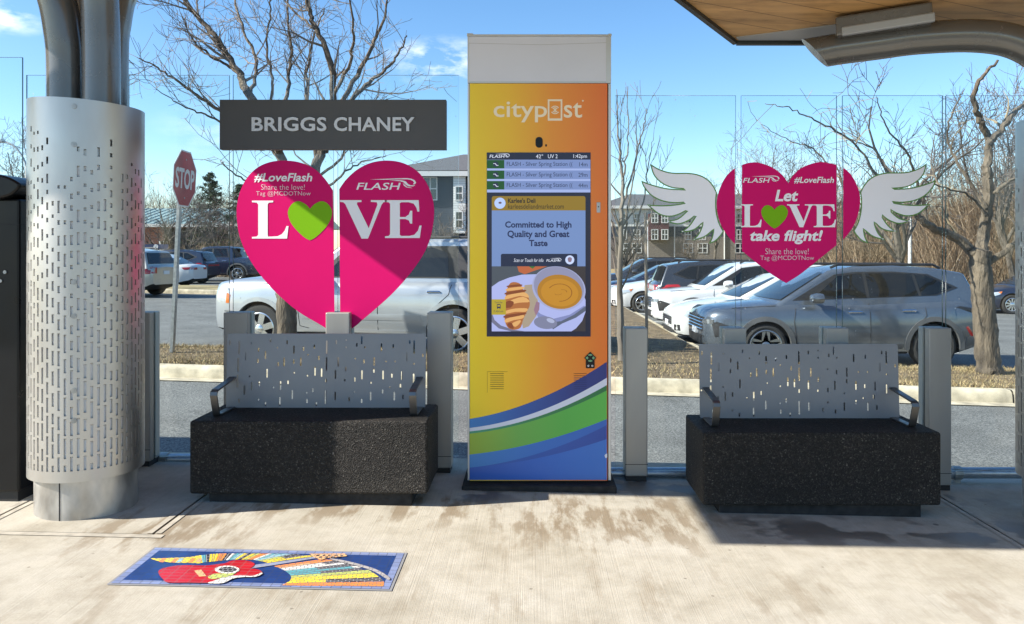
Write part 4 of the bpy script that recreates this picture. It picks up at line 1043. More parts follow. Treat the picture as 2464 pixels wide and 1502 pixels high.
def slot_plate(name, w, h, th, m, parent, z0, y0, lean):
    """flat plate with round-ended slots cut through it"""
    cu = bpy.data.curves.new('plate', 'CURVE'); cu.dimensions = '2D'; cu.fill_mode = 'BOTH'; cu.extrude = th / 2
    def spl(pts):
        s = cu.splines.new('POLY'); s.points.add(len(pts) - 1); s.use_cyclic_u = True
        for q, p in zip(s.points, pts): q.co = (p[0], p[1], 0, 1)
    rr = .012
    spl([(x, y) for x, y in rrect(-w / 2, w / 2, 0, h, rr, 4)])
    for x, y0_, y1_ in SL:
        cx = ((x - 408) / 1424 - .5) * w; a = (1 - (y1_ - 168) / 524) * h; b = (1 - (y0_ - 168) / 524) * h; r = .0048
        if b - a < 2.2 * r: mid = (a + b) / 2; a, b = mid - 1.1 * r, mid + 1.1 * r
        spl([(cx + r * math.cos(t), b - r + r * math.sin(t)) for t in [math.pi * k / 5 for k in range(6)]] + [(cx - r * math.cos(t), a + r - r * math.sin(t)) for t in [math.pi * k / 5 for k in range(6)]])
    ob = bpy.data.objects.new('plate', cu); COL.objects.link(ob)
    me = bpy.data.meshes.new_from_object(ob.evaluated_get(bpy.context.evaluated_depsgraph_get()))
    bpy.data.objects.remove(ob); bpy.data.curves.remove(cu)
    for v in me.vertices:
        x, z, y = v.co
        v.co = (x, y0 + y + lean * z, z0 + z)
    me.name = name; me.materials.clear(); me.materials.append(m)
    me.flip_normals() if False else None
    o = bpy.data.objects.new(name, me); COL.objects.link(o); o.parent = parent
    for p in me.polygons: p.use_smooth = False
    return o
def make_bench(loc, label):
    t = thing('bench', label, 'bench', loc, 0, 'granite benches with slotted steel backs')
    m = MB(); m.box(-.535, .535, .03, .42, -.04, .062); m.build('base', M['granite_base'], t, bevel=.006)
    m = MB()
    bx = [(-.626, .626), (0, .455), (.052, .445)]
    # aggregate block, top edge worn round, subdivided so the bump and edge stay lively
    m.box(-.626, .626, 0, .455, .060, .445); m.build('seat_block', M['granite'], t, bevel=.014, seg=3)
    slot_plate('backrest', 1.135, .418, .006, M['bench_metal'], t, .448, .335, .055)
    for x in (-.45, .45):
        m = MB(); m.box(x - .02, x + .02, .352, .358, .446, .80); m.build('backrest_bracket', M['bench_metal'], t)
    for s in (-1, 1):
        x = s * .533; a = MB()
        path = [(.345, .618), (.30, .610), (.105, .588), (.088, .580), (.083, .565), (.118, .462), (.126, .452), (.14, .449), (.335, .449)]
        th = .010; ww = .0195; n = len(path); vs = []
        for i, (y, z) in enumerate(path):
            p, q = Vector(path[max(0, i - 1)]), Vector(path[min(n - 1, i + 1)]); d = (q - p).normalized(); nr = Vector((d.y, -d.x)) * th * .5
            for (sx, sg) in ((-ww, 1), (ww, 1), (ww, -1), (-ww, -1)): vs.append((x + sx, y + sg * nr.x, z + sg * nr.y))
        fs = [(i * 4 + k, i * 4 + (k + 1) % 4, (i + 1) * 4 + (k + 1) % 4, (i + 1) * 4 + k) for i in range(n - 1) for k in range(4)] + [(0, 1, 2, 3)[::-1], tuple((n - 1) * 4 + k for k in range(4))]
        a.add(vs, fs); a.build('armrest', M['arm'], t, bevel=.0025, fix=True)
    return t
b1 = make_bench((-1.163, 3.985, .045), 'black granite bench with slotted steel back under the broken heart, half in sun')
b2 = copy_tree(b1); b2.location = (1.534, 3.985, -.015)
b2['label'] = 'black granite bench with slotted steel back under the winged heart, fully shaded'

# ------------------------------------------------------------------ black cabinet at the left edge
YB_ = 3.93; xr = PX(46, YB_)
t = thing('litter_bin', 'tall glossy black litter bin with a curved hood at the left edge', 'bin', (xr - .26, YB_ + .2, zp(-2.9)))
zb_ = zp(-2.9)
m = MB(t.location); m.box(xr - .52, xr, YB_, YB_ + .42, zb_ + .05, PZ(478, YB_)); m.build('cabinet', M['black'], t, bevel=.012)
m = MB(t.location); m.box(xr - .50, xr - .02, YB_ + .02, YB_ + .40, zb_ - .02, zb_ + .05); m.build('foot', M['black_rough'], t)
hp = xy(crom([(xr - .60, PZ(478, YB_)), (xr - .60, PZ(452, YB_)), (xr - .5, PZ(425, YB_)), (xr - .26, PZ(412, YB_)), (xr - .06, PZ(424, YB_)), (xr + .022, PZ(440, YB_)), (xr + .034, PZ(450, YB_)), (xr + .015, PZ(462, YB_)), (xr - .03, PZ(474, YB_)), (xr - .12, PZ(480, YB_)), (xr - .4, PZ(480, YB_))], 5))
m = MB(t.location); m.smooth = True; m.prism(hp, YB_ - .05, YB_ + .45); m.build('hood', M['black'], t, bevel=.01)
m = MB(t.location); m.box(xr - .52, xr + .0015, YB_ - .0015, YB_ + .3, PZ(541, YB_), PZ(539.5, YB_)); m.build('hood_seam', M['dark_gap'], t)
for px, py in ((13, 655), (2, 676)):
    m = MB(t.location); p = P(px, py, YB_); m.tube([p + Vector((0, -.006, 0)), p], .009, 12); m.build('lock', M['galv'], t)

# ------------------------------------------------------------------ floor mosaic
def mosaic():
    x0, x1, y0, y1 = -1.665, -.56, 3.015, 3.375
    z0 = zp(-1.1)
    t = thing('floor_mosaic', 'tile mosaic of a red guitar with coloured rays set into the paving', 'mosaic', ((x0 + x1) / 2, (y0 + y1) / 2, z0))
    q = random.Random(4)
    cs = lambda px, py: ((240 + px / 3.005) / 1.0394, (1340 + py / 3.005) / 1.0394)
    U = lambda pts: [GP(*cs(*p)) for p in pts]
    def inside(p, poly):
        c = False; n = len(poly); x, y = p
        for i in range(n):
            a, b = poly[i], poly[(i + 1) % n]
            if (a[1] > y) != (b[1] > y) and x < (b[0] - a[0]) * (y - a[1]) / (b[1] - a[1]) + a[0]: c = not c
        return c
    body = U(xy(crom([(470, 300), (480, 272), (540, 252), (620, 240), (720, 238), (820, 240), (900, 232), (970, 222), (1010, 206), (1070, 200), (1140, 204), (1190, 225), (1180, 248), (1160, 262), (1210, 268), (1245, 285), (1240, 300), (1190, 316), (1120, 320), (1050, 322), (960, 340), (880, 366), (820, 372), (700, 370), (540, 368), (500, 340)], 4)))
    white = U(xy(crom([(840, 372), (900, 352), (980, 325), (1080, 315), (1180, 318), (1240, 296), (1248, 304), (1200, 326), (1110, 328), (1030, 340), (960, 372), (890, 377)], 4)))
    hole_o = U([(985 + 93 * math.cos(a), 275 + 30 * math.sin(a)) for a in [i * math.pi / 12 for i in range(24)]])
    hole_i = U([(990 + 68 * math.cos(a), 275 + 20 * math.sin(a)) for a in [i * math.pi / 12 for i in range(24)]])
    guard = U(xy(crom([(840, 330), (880, 308), (940, 304), (1010, 303), (1050, 298), (1020, 318), (950, 334), (870, 345)], 4)))
    bridge = U([(738, 282), (790, 273), (830, 322), (775, 326)])
    neck = U([(1080, 246), (1300, 218), (1640, 170), (1665, 180), (1350, 232), (1110, 268), (1080, 268)])
    head = U([(1600, 148), (1870, 148), (1888, 166), (1730, 182), (1690, 196), (1640, 176)])
    lowfan = U(xy(crom([(1395, 382), (1470, 320), (1440, 285), (1380, 252), (1340, 240)], 4, False)) + [(1680, 190), (1800, 185), (1990, 225), (2110, 265), (2190, 320), (2170, 392), (2160, 392)])
    upfan = U(xy(crom([(412, 178), (520, 205), (640, 215), (760, 214), (880, 205), (960, 196), (1040, 190), (1180, 193), (1280, 215)], 4, False)) + [(1640, 168), (1600, 150), (1450, 146), (960, 144), (900, 146), (700, 170), (560, 178)])
    rim = U(xy(crom([(1770, 185), (1900, 208), (2020, 240), (2120, 275), (2205, 330), (2190, 345), (2100, 290), (1990, 250), (1880, 222), (1770, 195)], 4)))
    C = dict(blue=srgb(32, 64, 124), edge=srgb(132, 146, 186), red=srgb(190, 30, 42), cream=srgb(238, 226, 205), black=srgb(48, 46, 50), white=srgb(236, 234, 228), yellow=srgb(250, 222, 60), orange=srgb(248, 150, 66), teal=srgb(96, 178, 190), sky=srgb(160, 200, 214), lime=srgb(198, 210, 110), grey=srgb(142, 150, 176), peach=srgb(240, 186, 130), rimc=srgb(176, 172, 172))
    def tmat(c, w_=.034, h_=.017, rot=0.0):
        key = 'tile %s %.3f %.2f' % (c, w_, rot)
        if key in M: return M[key]
        m = mat(key, C[c], .35, coat=.15); nt = m.node_tree; b = nt.nodes['Principled BSDF']
        o = nd(nt, 'ShaderNodeMapping', {'Vector': nd(nt, 'ShaderNodeTexCoord').outputs['Object'], 'Rotation': (0, 0, rot)}).outputs[0]
        a = C[c]; dk_ = tuple(x * .78 for x in a)
        t_ = nd(nt, 'ShaderNodeTexBrick', {'Vector': o, 'Color1': c4(a), 'Color2': c4(dk_), 'Mortar': c4((.035, .055, .13) if c == 'blue' else (.10, .11, .15) if c == 'edge' else (.30, .10, .10) if c == 'red' else (.16, .16, .17) if c in ('yellow', 'white', 'teal', 'orange', 'lime', 'sky', 'peach', 'rimc') else (.34, .34, .37)), 'Scale': 1.0, 'Mortar Size': .0016, 'Brick Width': w_, 'Row Height': h_})
        if c in ('blue', 'edge', 'red'): t_.offset = 0.0
        nt.links.new(t_.outputs[0], b.inputs['Base Color'])
        nt.links.new(nd(nt, 'ShaderNodeBump', {'Height': t_.outputs[1], 'Strength': .4, 'Distance': .002, 'Normal': b.inputs['Normal'].default_value}).outputs[0], b.inputs['Normal']) if False else None
        M[key] = m; return m
    lev = [.004]
    def area(nm, poly, c, dz=.0005, par=None, **k):
        lev[0] += dz
        m = MB(t.location); m.sheet(poly, 0.0, 'xy'); m.v = [(p[0], p[1], zp(p[0]) + lev[0]) for p in m.v]
        return m.build(nm, tmat(c, **k), par or t)
    e = .03
    area('border', [(x0, y0), ((x0 + x1) / 2, y0), (x1, y0), (x1, y1), ((x0 + x1) / 2, y1), (x0, y1)], 'edge', w_=.04, h_=.04)
    area('field', [(x0 + e, y0 + e), ((x0 + x1) / 2, y0 + e), (x1 - e, y0 + e), (x1 - e, y1 - e), ((x0 + x1) / 2, y1 - e), (x0 + e, y1 - e)], 'blue', w_=.042, h_=.026)
    def along(pl, s):
        d = [0]
        for a, b in zip(pl, pl[1:]): d.append(d[-1] + math.hypot(b[0] - a[0], b[1] - a[1]))
        T = s * d[-1]
        for i in range(len(pl) - 1):
            if T <= d[i + 1] or i == len(pl) - 2:
                f = (T - d[i]) / max(1e-9, d[i + 1] - d[i]); return (pl[i][0] + (pl[i + 1][0] - pl[i][0]) * f, pl[i][1] + (pl[i + 1][1] - pl[i][1]) * f)
    def fan(inner, outer, rays):
        ip, op = U(inner), U(outer); s = 0.0; tot = sum(r_[0] for r_ in rays)
        for wgt, *parts in rays:
            s1 = s + wgt / tot
            for c, f0, f1 in parts:
                g = .04 * (s1 - s)
                pa, pb, pc, pd = along(ip, s + g), along(op, s + g), along(op, s1 - g), along(ip, s1 - g)
                L2 = lambda a, b, f: (a[0] + (b[0] - a[0]) * f, a[1] + (b[1] - a[1]) * f)
                rot = -math.atan2(pb[1] - pa[1], pb[0] - pa[0])
                area('ray', [L2(pa, pb, f0), L2(pa, pb, f1), L2(pd, pc, f1), L2(pd, pc, f0)], c, .00003, w_=.03, h_=.012, rot=round(rot, 2))
            s = s1
    fan([(1335, 236), (1375, 250), (1415, 268), (1448, 292), (1470, 318), (1462, 345), (1395, 384)], [(1680, 186), (1790, 188), (1880, 208), (1960, 232), (2040, 262), (2100, 298), (2150, 335), (2168, 362), (2162, 390)],
        [(1, ('orange', 0, 1)), (.7, ('peach', 0, .55), ('orange', .55, 1)), (.9, ('white', 0, .7), ('black', .7, 1)), (.6, ('white', 0, 1)), (.9, ('teal', 0, .45), ('black', .45, 1)), (.7, ('teal', 0, .9), ('white', .9, 1)),
         (.8, ('teal', 0, .4), ('black', .4, .95)), (.9, ('lime', 0, 1)), (1.2, ('yellow', 0, 1)), (1.0, ('yellow', 0, .4), ('black', .4, 1)), (1.0, ('orange', 0, 1))])
    # the tail of the sweep, then short rays fanned over the guitar
    TL = xy(crom([(412, 180), (480, 180), (560, 176), (640, 174), (720, 168), (800, 158), (800, 213), (700, 214), (600, 213), (500, 204), (440, 194)], 3))
    area('ray', U(TL), 'yellow', w_=.026, h_=.014, rot=.5)
    for k, (a, c) in enumerate(((470, 'orange'), (560, 'orange'), (600, 'sky'), (650, 'yellow'), (690, 'orange'), (745, 'peach'))):
        area('ray', U([(a, 206 if a < 500 else 212), (a + 30, 180), (a + 62, 178), (a + 34, 210)]), c, .0001)
    cols = ['teal', 'black', 'yellow', 'yellow', 'orange', 'orange', 'black', 'white', 'teal', 'sky', 'yellow', 'black', 'yellow', 'lime', 'orange', 'orange', 'white', 'teal', 'sky', 'teal']
    fan([(800, 213), (870, 206), (960, 196), (1060, 190), (1180, 192), (1250, 205)], [(790, 158), (870, 148), (960, 144), (1120, 144), (1280, 145), (1420, 146)], [(1, (c, 0, 1)) for c in cols])
    fan([(1190, 194), (1240, 204), (1290, 216)], [(1420, 147), (1530, 150), (1645, 166)], [(1, ('sky', 0, 1)), (1, ('lime', 0, .6), ('black', .6, 1)), (1, ('yellow', 0, .5), ('black', .5, .95)), (1.1, ('yellow', 0, 1))])
    area('guitar_neck', neck, 'grey', w_=.02, h_=.05)
    hd_ = area('guitar_head', head, 'peach', w_=.02, h_=.02)
    for k in range(9):
        hx, hy = 1655 + (k % 5) * 45 + (k // 5) * 20, 158 + (k // 5) * 14
        area('peg', U([(hx, hy), (hx + 24, hy - 2), (hx + 24, hy + 6), (hx, hy + 8)]), 'black', .00003, par=hd_)
    area('sweep_edge', rim, 'rimc', w_=.03, h_=.03)
    gb = area('guitar_body', body, 'red', w_=.05, h_=.028)
    area('guitar_edge', white, 'white', w_=.03, h_=.02)
    area('guitar_bridge', bridge, 'peach', par=gb); area('guitar_guard', guard, 'lime', w_=.025, h_=.02, par=gb)
    hr = area('sound_hole_ring', hole_o, 'white', w_=.016, h_=.1, par=gb); area('sound_hole', hole_i, 'black', w_=.02, h_=.02, par=gb)
    g = MB(t.location)
    n = 8; xs = lin(x0 - .012, x1 + .012, n)
    g.add([(x, y, zp(x) + .0028) for y in (y0 - .012, y1 + .012) for x in xs], [(i, i + 1, n + 2 + i, n + 1 + i) for i in range(n)])
    g.build('grout', mat('mosaic grout', (.22, .225, .24), .9), t)
mosaic()

# ------------------------------------------------------------------ vehicles
M['car_glass'] = mat('car glass', (0.008, 0.010, 0.012), .04, spec=.5)
M['tyre'] = mat('tyre rubber', (0.022, 0.022, 0.022), .85, bump=.3, bscale=90)
M['rim'] = mat('alloy', (0.62, 0.63, 0.64), .22, .9)
M['rim_dark'] = mat('dark alloy', (0.12, 0.12, 0.125), .3, .8)
M['rim_mix'] = mat('two tone alloy', (0.30, 0.305, 0.31), .3, .85)
M['trim'] = mat('black trim', (0.02, 0.02, 0.022), .45)
M['clad'] = mat('grey cladding', (0.085, 0.088, 0.092), .6)
M['well'] = mat('wheel well', (0.008, 0.008, 0.008), .95)
M['chrome'] = mat('chrome', (0.75, 0.76, 0.78), .08, 1.0)
M['lamp_clear'] = mat('headlamp', (0.55, 0.58, 0.60), .06, .35, coat=.8)
M['lamp_red'] = mat('tail lamp', (0.35, 0.012, 0.015), .12, coat=.8)
M['lamp_amber'] = mat('amber lamp', (0.60, 0.16, 0.03), .15, coat=.5)
M['plate'] = mat('licence plate', (0.65, 0.66, 0.68), .5)
PAINT = {}
def paint(key, col, metal=0.0, rough=.28):
    if key not in PAINT: PAINT[key] = mat('car paint ' + key, col, rough, metal, coat=1.0, var=.03)
    return PAINT[key]
def interp(pts, x, smooth=True):
    if x <= pts[0][0]: return pts[0][1]
    for (a, va), (b, vb) in zip(pts, pts[1:]):
        if x <= b:
            t = (x - a) / (b - a)
            if smooth: t = t * t * (3 - 2 * t) * .5 + t * .5
            return va + (vb - va) * t
    return pts[-1][1]
def make_car(name, label, cat, loc, yaw, sp, pnt, group=None):
    """nose towards local -X; all detail is laid on the body surface from the side profile"""
    t = thing(name, label, cat, loc, R(yaw), group)
    L, W = sp['L'], sp['W']; hw = W / 2
    top = sp['top']; bot = sp['bot']; plan = sp['plan']; belt = sp['belt']; wr = sp['wr']
    zt = lambda u: interp(top, u); zb = lambda u: interp(bot, u); wd = lambda u: interp(plan, u) * hw
    PR_ = [(0, 0), (.82, 0), (.955, .06), (.985, .2), (1.0, .45), (.995, .66), (.97, .84), (.925, .95), (.84, 1.0)]
    us = [0, .015, .05, .10, .18] + [.28 + i * (L - .56) / 44 for i in range(45)] + [L - .18, L - .1, L - .05, L - .015, L]
    vs = []; m = 2 * len(PR_) + 1
    for u in us:
        w_, a, b = wd(u), zb(u), zt(u); h = b - a
        half = [(k * w_, a + f * h) for k, f in PR_]
        ring = [(u - L / 2, -y, z) for y, z in half] + [(u - L / 2, 0, b + .035 * sp.get('crown', 1))] + [(u - L / 2, y, z) for y, z in half[::-1]]
        vs += ring
    n = len(us)
    fs = [(i * m + k, i * m + (k + 1) % m, (i + 1) * m + (k + 1) % m, (i + 1) * m + k) for i in range(n - 1) for k in range(m)]
    fs += [tuple(range(m))[::-1], tuple((n - 1) * m + k for k in range(m))]
    me = bpy.data.meshes.new('body'); me.from_pydata(vs, [], fs)
    bm = bmesh.new(); bm.from_mesh(me); bmesh.ops.remove_doubles(bm, verts=bm.verts, dist=1e-5); bmesh.ops.recalc_face_normals(bm, faces=bm.faces); bm.to_mesh(me); bm.free()
    me.materials.append(pnt); me.materials.append(M['well'])
    tmp = bpy.data.objects.new('tmp', me); COL.objects.link(tmp)
    ax = [sp['fo'], sp['fo'] + sp['wb']]; cut = []
    for i, u in enumerate(ax):
        c = MB(); c.lathe([(wr + .055, -W), (wr + .055, W)], 40, (u - L / 2, 0, wr), 'y')
        q = len(c.v) // 2; c.f.append(list(range(q))); c.f.append(list(range(q, 2 * q))[::-1]); c.m += [0, 0]; c.sm += [False, False]
        cc = c.build('cut', M['well'], fix=True); cut.append(cc)
        mo = tmp.modifiers.new('b%d' % i, 'BOOLEAN'); mo.object = cc; mo.operation = 'DIFFERENCE'; mo.solver = 'EXACT'
    me2 = bpy.data.meshes.new_from_object(tmp.evaluated_get(bpy.context.evaluated_depsgraph_get()))
    for o_ in cut + [tmp]: bpy.data.objects.remove(o_)
    me2.materials.clear(); me2.materials.append(pnt); me2.materials.append(M['well'])
    for p in me2.polygons:
        c = p.center; p.use_smooth = True
        p.material_index = 1 if any(all(abs(math.hypot(me2.vertices[v].co.x - (u - L / 2), me2.vertices[v].co.z - wr) - wr - .055) < .02 for v in p.vertices) and abs(p.normal.y) < .5 for u in ax) or p.normal.z < -.7 else 0
    me2.set_sharp_from_angle(angle=R(38))
    body = bpy.data.objects.new('body', me2); COL.objects.link(body); body.parent = t
    def sy(u, z):                                             # half width of the body at (u, z)
        a, b = zb(u), zt(u); f = max(0, min(1, (z - a) / (b - a)))
        return wd(u) * interp([(ff, k) for k, ff in PR_[1:]], f, False)
    # greenhouse
    gh = sp['roof']; k = sp.get('tumble', .30)
    gw = lambda z: hw * .895 - k * (z - belt)
    base = belt - .06
    outl = [(gh[0][0] - .05, base)] + gh + [(gh[-1][0] + .04, base)]
    nn = len(outl); g = MB(); cols = 6
    vs = []
    for u, z in outl:
        w_ = gw(z); isr = z > belt + .25
        for j in range(cols + 1):
            s = -1 + 2 * j / cols; cr = (1 - s * s)
            bow = -.10 * cr if u < (gh[0][0] + gh[-1][0]) / 2 and not isr else (.05 * cr if not isr else 0)
            vs.append((u - L / 2 + bow, s * w_, z + (.035 * cr if isr else 0)))
    fs = [(i * (cols + 1) + j, i * (cols + 1) + j + 1, (i + 1) * (cols + 1) + j + 1, (i + 1) * (cols + 1) + j) for i in range(nn - 1) for j in range(cols)]
    fs.append(tuple(i * (cols + 1) for i in range(nn))); fs.append(tuple(i * (cols + 1) + cols for i in range(nn))[::-1])
    g.add(vs, fs); g.smooth = True
    g.build('roof', sp.get('roof_paint') or pnt, t, smooth=True, fix=True, bevel=.045, seg=3, angle=50)
    def side_poly(nm, poly, mt, d, parent=t, thick=.012):
        for s in (-1, 1):
            b = MB(); q = []
            for u, z in poly: q.append((u - L / 2, s * (gw(z) + d), z))
            nq = len(q); b.add(q + [(p[0], p[1] - s * thick, p[2]) for p in q], [tuple(range(nq))] + [(i, (i + 1) % nq, (i + 1) % nq + nq, i + nq) for i in range(nq)])
            b.build(nm, mt, parent, fix=True)
    side_poly('window_trim', sp['dlo'], sp.get('dlo_mat', M['trim']), .005)
    for wpoly in sp['win']: side_poly('side_window', wpoly, M['car_glass'], .0085)
    for nm, i, d_ in (('windscreen', 0, -1), ('rear_window', len(gh) - 2, 1)):
        (u0, z0), (u1, z1) = gh[i], gh[i + 1]
        b = MB(); b.smooth = True; rows = []
        for f in (.10, .5, .93):
            u = u0 + (u1 - u0) * f; z = z0 + (z1 - z0) * f; w_ = gw(z) - .075
            rows.append([(u - L / 2 + d_ * .014 + (-.085 if d_ < 0 else .04) * (1 - f if d_ < 0 else f) * (1 - (s_ * w_ / gw(z)) ** 2), s_ * w_, z + .012) for s_ in [-1 + j / 4 for j in range(9)]])
        b.add([p for r in rows for p in r], [(a * 9 + j, a * 9 + j + 1, a * 9 + j + 10, a * 9 + j + 9) for a in range(2) for j in range(8)])
        b.build(nm, M['car_glass'], t)
    # wheels
    rm = sp.get('rim_mat', M['rim']); ns = sp.get('spokes', 5); rr = wr * sp.get('rimf', .68)
    for u in ax:
        for s in (-1, 1):
            y = s * (hw - .03); x = u - L / 2
            w_ = MB(); w_.smooth = True
            w_.lathe([(rr, -s * 0.005), (wr * .86, s * .008), (wr * .96, -s * .01), (wr, -s * .04), (wr, -s * .19), (wr * .9, -s * .22), (rr, -s * .22)], 36, (x, y, wr), 'y')
            tyre = w_.build('wheel', M['tyre'], t, fix=True)
            r_ = MB(); r_.smooth = True
            r_.lathe([(rr + .004, -s * .002), (rr - .012, s * .004), (rr - .028, -s * .012), (rr - .035, -s * .10)], 36, (x, y, wr), 'y')
            r_.lathe([(.0, s * .012), (.045, s * .010), (.075, -s * .004), (.08, -s * .05)], 20, (x, y, wr), 'y')
            r_.smooth = False
            for q in range(ns):
                a = 2 * math.pi * q / ns + .3
                for off_ in ((-.5, .5) if sp.get('twin') else (0,)):
                    aa = a + off_ * .24; ca, sa = math.cos(aa), math.sin(aa); hw0, hw1 = sp.get('spw', (.036, .05))
                    A = []
                    for rad_, hh in ((.06, hw0), (rr - .015, hw1)):
                        for e in (-1, 1): A.append((x + ca * rad_ - sa * hh * e, wr + sa * rad_ + ca * hh * e))
                    A = [A[0], A[2], A[3], A[1]]
                    pv = [(p[0], y - s * .006, p[1]) for p in A] + [(p[0], y - s * .035, p[1]) for p in A]
                    r_.add(pv, [(0, 1, 2, 3), (0, 4, 5, 1), (1, 5, 6, 2), (2, 6, 7, 3), (3, 7, 4, 0)])
            r_.build('rim', rm, tyre, fix=True)
            d_ = MB(); d_.lathe([(0, -s * .11), (rr - .02, -s * .11)], 24, (x, y, wr), 'y'); d_.build('brake_disc', M['well'], tyre)
    def patch(nm, pts, mt, d=.006, side=(-1, 1), parent=t):
        """polygon laid on the body side: (u, z) points, fanned so it follows the curve"""
        for s in side:
            b = MB(); b.smooth = True
            cu, cz = sum(p[0] for p in pts) / len(pts), sum(p[1] for p in pts) / len(pts)
            ring_ = []
            for i in range(len(pts)):
                a_, c_ = pts[i], pts[(i + 1) % len(pts)]
                for f in (0, .5): ring_.append((a_[0] + (c_[0] - a_[0]) * f, a_[1] + (c_[1] - a_[1]) * f))
            V3 = lambda u, z, e=0: (u - L / 2, s * (sy(u, z) + d + e), z)
            N = len(ring_); mid = [(cu + (p[0] - cu) * .5, cz + (p[1] - cz) * .5) for p in ring_]
            pv = [V3(*p, -.015) for p in ring_] + [V3(*p) for p in ring_] + [V3(*p, .003) for p in mid] + [V3(cu, cz, .004)]
            ff = [(i, (i + 1) % N, (i + 1) % N + N, i + N) for i in range(N)] + [(i + N, (i + 1) % N + N, (i + 1) % N + 2 * N, i + 2 * N) for i in range(N)] + [(i + 2 * N, (i + 1) % N + 2 * N, 3 * N) for i in range(N)]
            b.add(pv, ff); b.build(nm, mt, parent, fix=True)
    def line(nm, pts, mt, wdt=.007, d=.003, side=(-1, 1)):
        for s in side:
            b = MB()
            P3 = [Vector((u - L / 2, s * ((sy(u, z) if z < belt - .02 else gw(z)) + d), z)) for u, z in pts]
            b.tube(P3, wdt, 4); b.build(nm, mt, t)
    # shut lines, handles, arches, lamps
    for ln in sp.get('lines', []):
        q = []
        for (a, c) in zip(ln, ln[1:]): q += [(a[0] + (c[0] - a[0]) * f / 5, a[1] + (c[1] - a[1]) * f / 5) for f in range(5)]
        line('door_seam', q + [ln[-1]], M['dark_gap'], .006, .0005)
    for u, z in sp.get('handles', []):
        line('door_handle', [(u - .11, z), (u - .08, z + .006), (u + .08, z + .008), (u + .11, z + .002)], sp.get('handle_mat', M['chrome']), .017, .012)
    if 'arch' in sp:
        for u in ax:
            for s in (-1, 1):
                b = MB(); N = 20; pv = []
                for i in range(N + 1):
                    a = -.12 + (math.pi + .24) * i / N; zc = wr
                    for rad_ in (wr + .05, wr + .05 + sp['arch']):
                        uu, zz = u + rad_ * math.cos(a), zc + rad_ * math.sin(a) * sp.get('archsq', 1)
                        pv.append((uu - L / 2, s * (max(sy(uu, zz), hw * .96) + .012), zz))
                m_ = len(pv); pv += [(p[0], p[1] - s * .05, p[2]) for p in pv]
                ff = [(2 * i, 2 * i + 1, 2 * i + 3, 2 * i + 2) for i in range(N)]
                ff += [(2 * i + 1, 2 * i + 1 + m_, 2 * i + 3 + m_, 2 * i + 3) for i in range(N)] + [(2 * i, 2 * i + 2, 2 * i + 2 + m_, 2 * i + m_) for i in range(N)]
                b.add(pv, ff); b.build('wheel_arch', sp.get('arch_mat', M['clad']), t, fix=True)
    for nm, poly, mk in sp.get('patches', []): patch(nm, poly, M[mk] if mk in M else pnt)
    if sp.get('mirror'):
        u, z = sp['mirror']
        for s in (-1, 1):
            b = MB(); b.smooth = True
            cx_, cy_ = u - L / 2, s * (hw + .09)
            rings = [(-.13, .25), (-.11, .72), (-.05, .98), (.02, 1.0), (.06, .95)]
            N = 14; pv = []
            for dx, f in rings:
                for j in range(N): pv.append((cx_ + dx, cy_ + s * .125 * f * math.cos(2 * math.pi * j / N), z + .085 * f * math.sin(2 * math.pi * j / N)))
            b.add(pv, [(i * N + j, i * N + (j + 1) % N, (i + 1) * N + (j + 1) % N, (i + 1) * N + j) for i in range(len(rings) - 1) for j in range(N)] + [tuple(range(N)), tuple((len(rings) - 1) * N + j for j in range(N))])
            b.tube([(cx_ + .02, s * (hw * .88), z - .06), (cx_, cy_, z - .03)], .03, 6)
            b.build('mirror', sp.get('mirror_mat') or pnt, t, fix=True)
    if sp.get('rails'):
        u0, u1, z = sp['rails']
        for s in (-1, 1):
            b = MB(); yy = s * (gw(z) - .12)
            b.tube([(u0 - L / 2, yy, z + .01), (u0 + .12 - L / 2, yy, z + .06), (u1 - .12 - L / 2, yy, z + .06), (u1 - L / 2, yy, z)], .022, 8); b.build('roof_rail', sp.get('rail_mat', M['trim']), t)
        if sp.get('crossbars'):
            for uu in (u0 + .5, u1 - .5):
                b = MB(); b.tube([(uu - L / 2, -gw(z) + .12, z + .075), (uu - L / 2, gw(z) - .12, z + .075)], .02, 6); b.build('roof_bar', M['trim'], t)
    # face and tail: curved strips wrapped on the nose or the tail
    def face(nm, z0, z1, f0, f1, mt, rear=False, d=.012, bars=0, bm_=None, side=1):
        b = MB(); N = 10; pv = []
        for i in range(N + 1):
            f = f0 + (f1 - f0) * i / N
            for z in (z0, z1):
                # walk the plan curve from the centre out until the width is f
                target = abs(f) * hw; uu = 0.0
                while uu < .6 and sy(uu if not rear else L - uu, z) < target + .004: uu += .005
                x_ = (uu - d) if not rear else (L - uu + d)
                pv.append((x_ - L / 2, f * hw, z))
        m_ = len(pv); sg = 1 if not rear else -1
        pv += [(p[0] + sg * .04, p[1], p[2]) for p in pv]
        ff = [(2 * i, 2 * i + 1, 2 * i + 3, 2 * i + 2) for i in range(N)] + [(2 * i + 1, 2 * i + 1 + m_, 2 * i + 3 + m_, 2 * i + 3) for i in range(N)] + [(2 * i, 2 * i + 2, 2 * i + 2 + m_, 2 * i + m_) for i in range(N)]
        ff += [(0, m_, m_ + 1, 1), (2 * N, 2 * N + 1, m_ + 2 * N + 1, m_ + 2 * N)]
        b.add(pv, ff); o_ = b.build(nm, mt, t, fix=True)
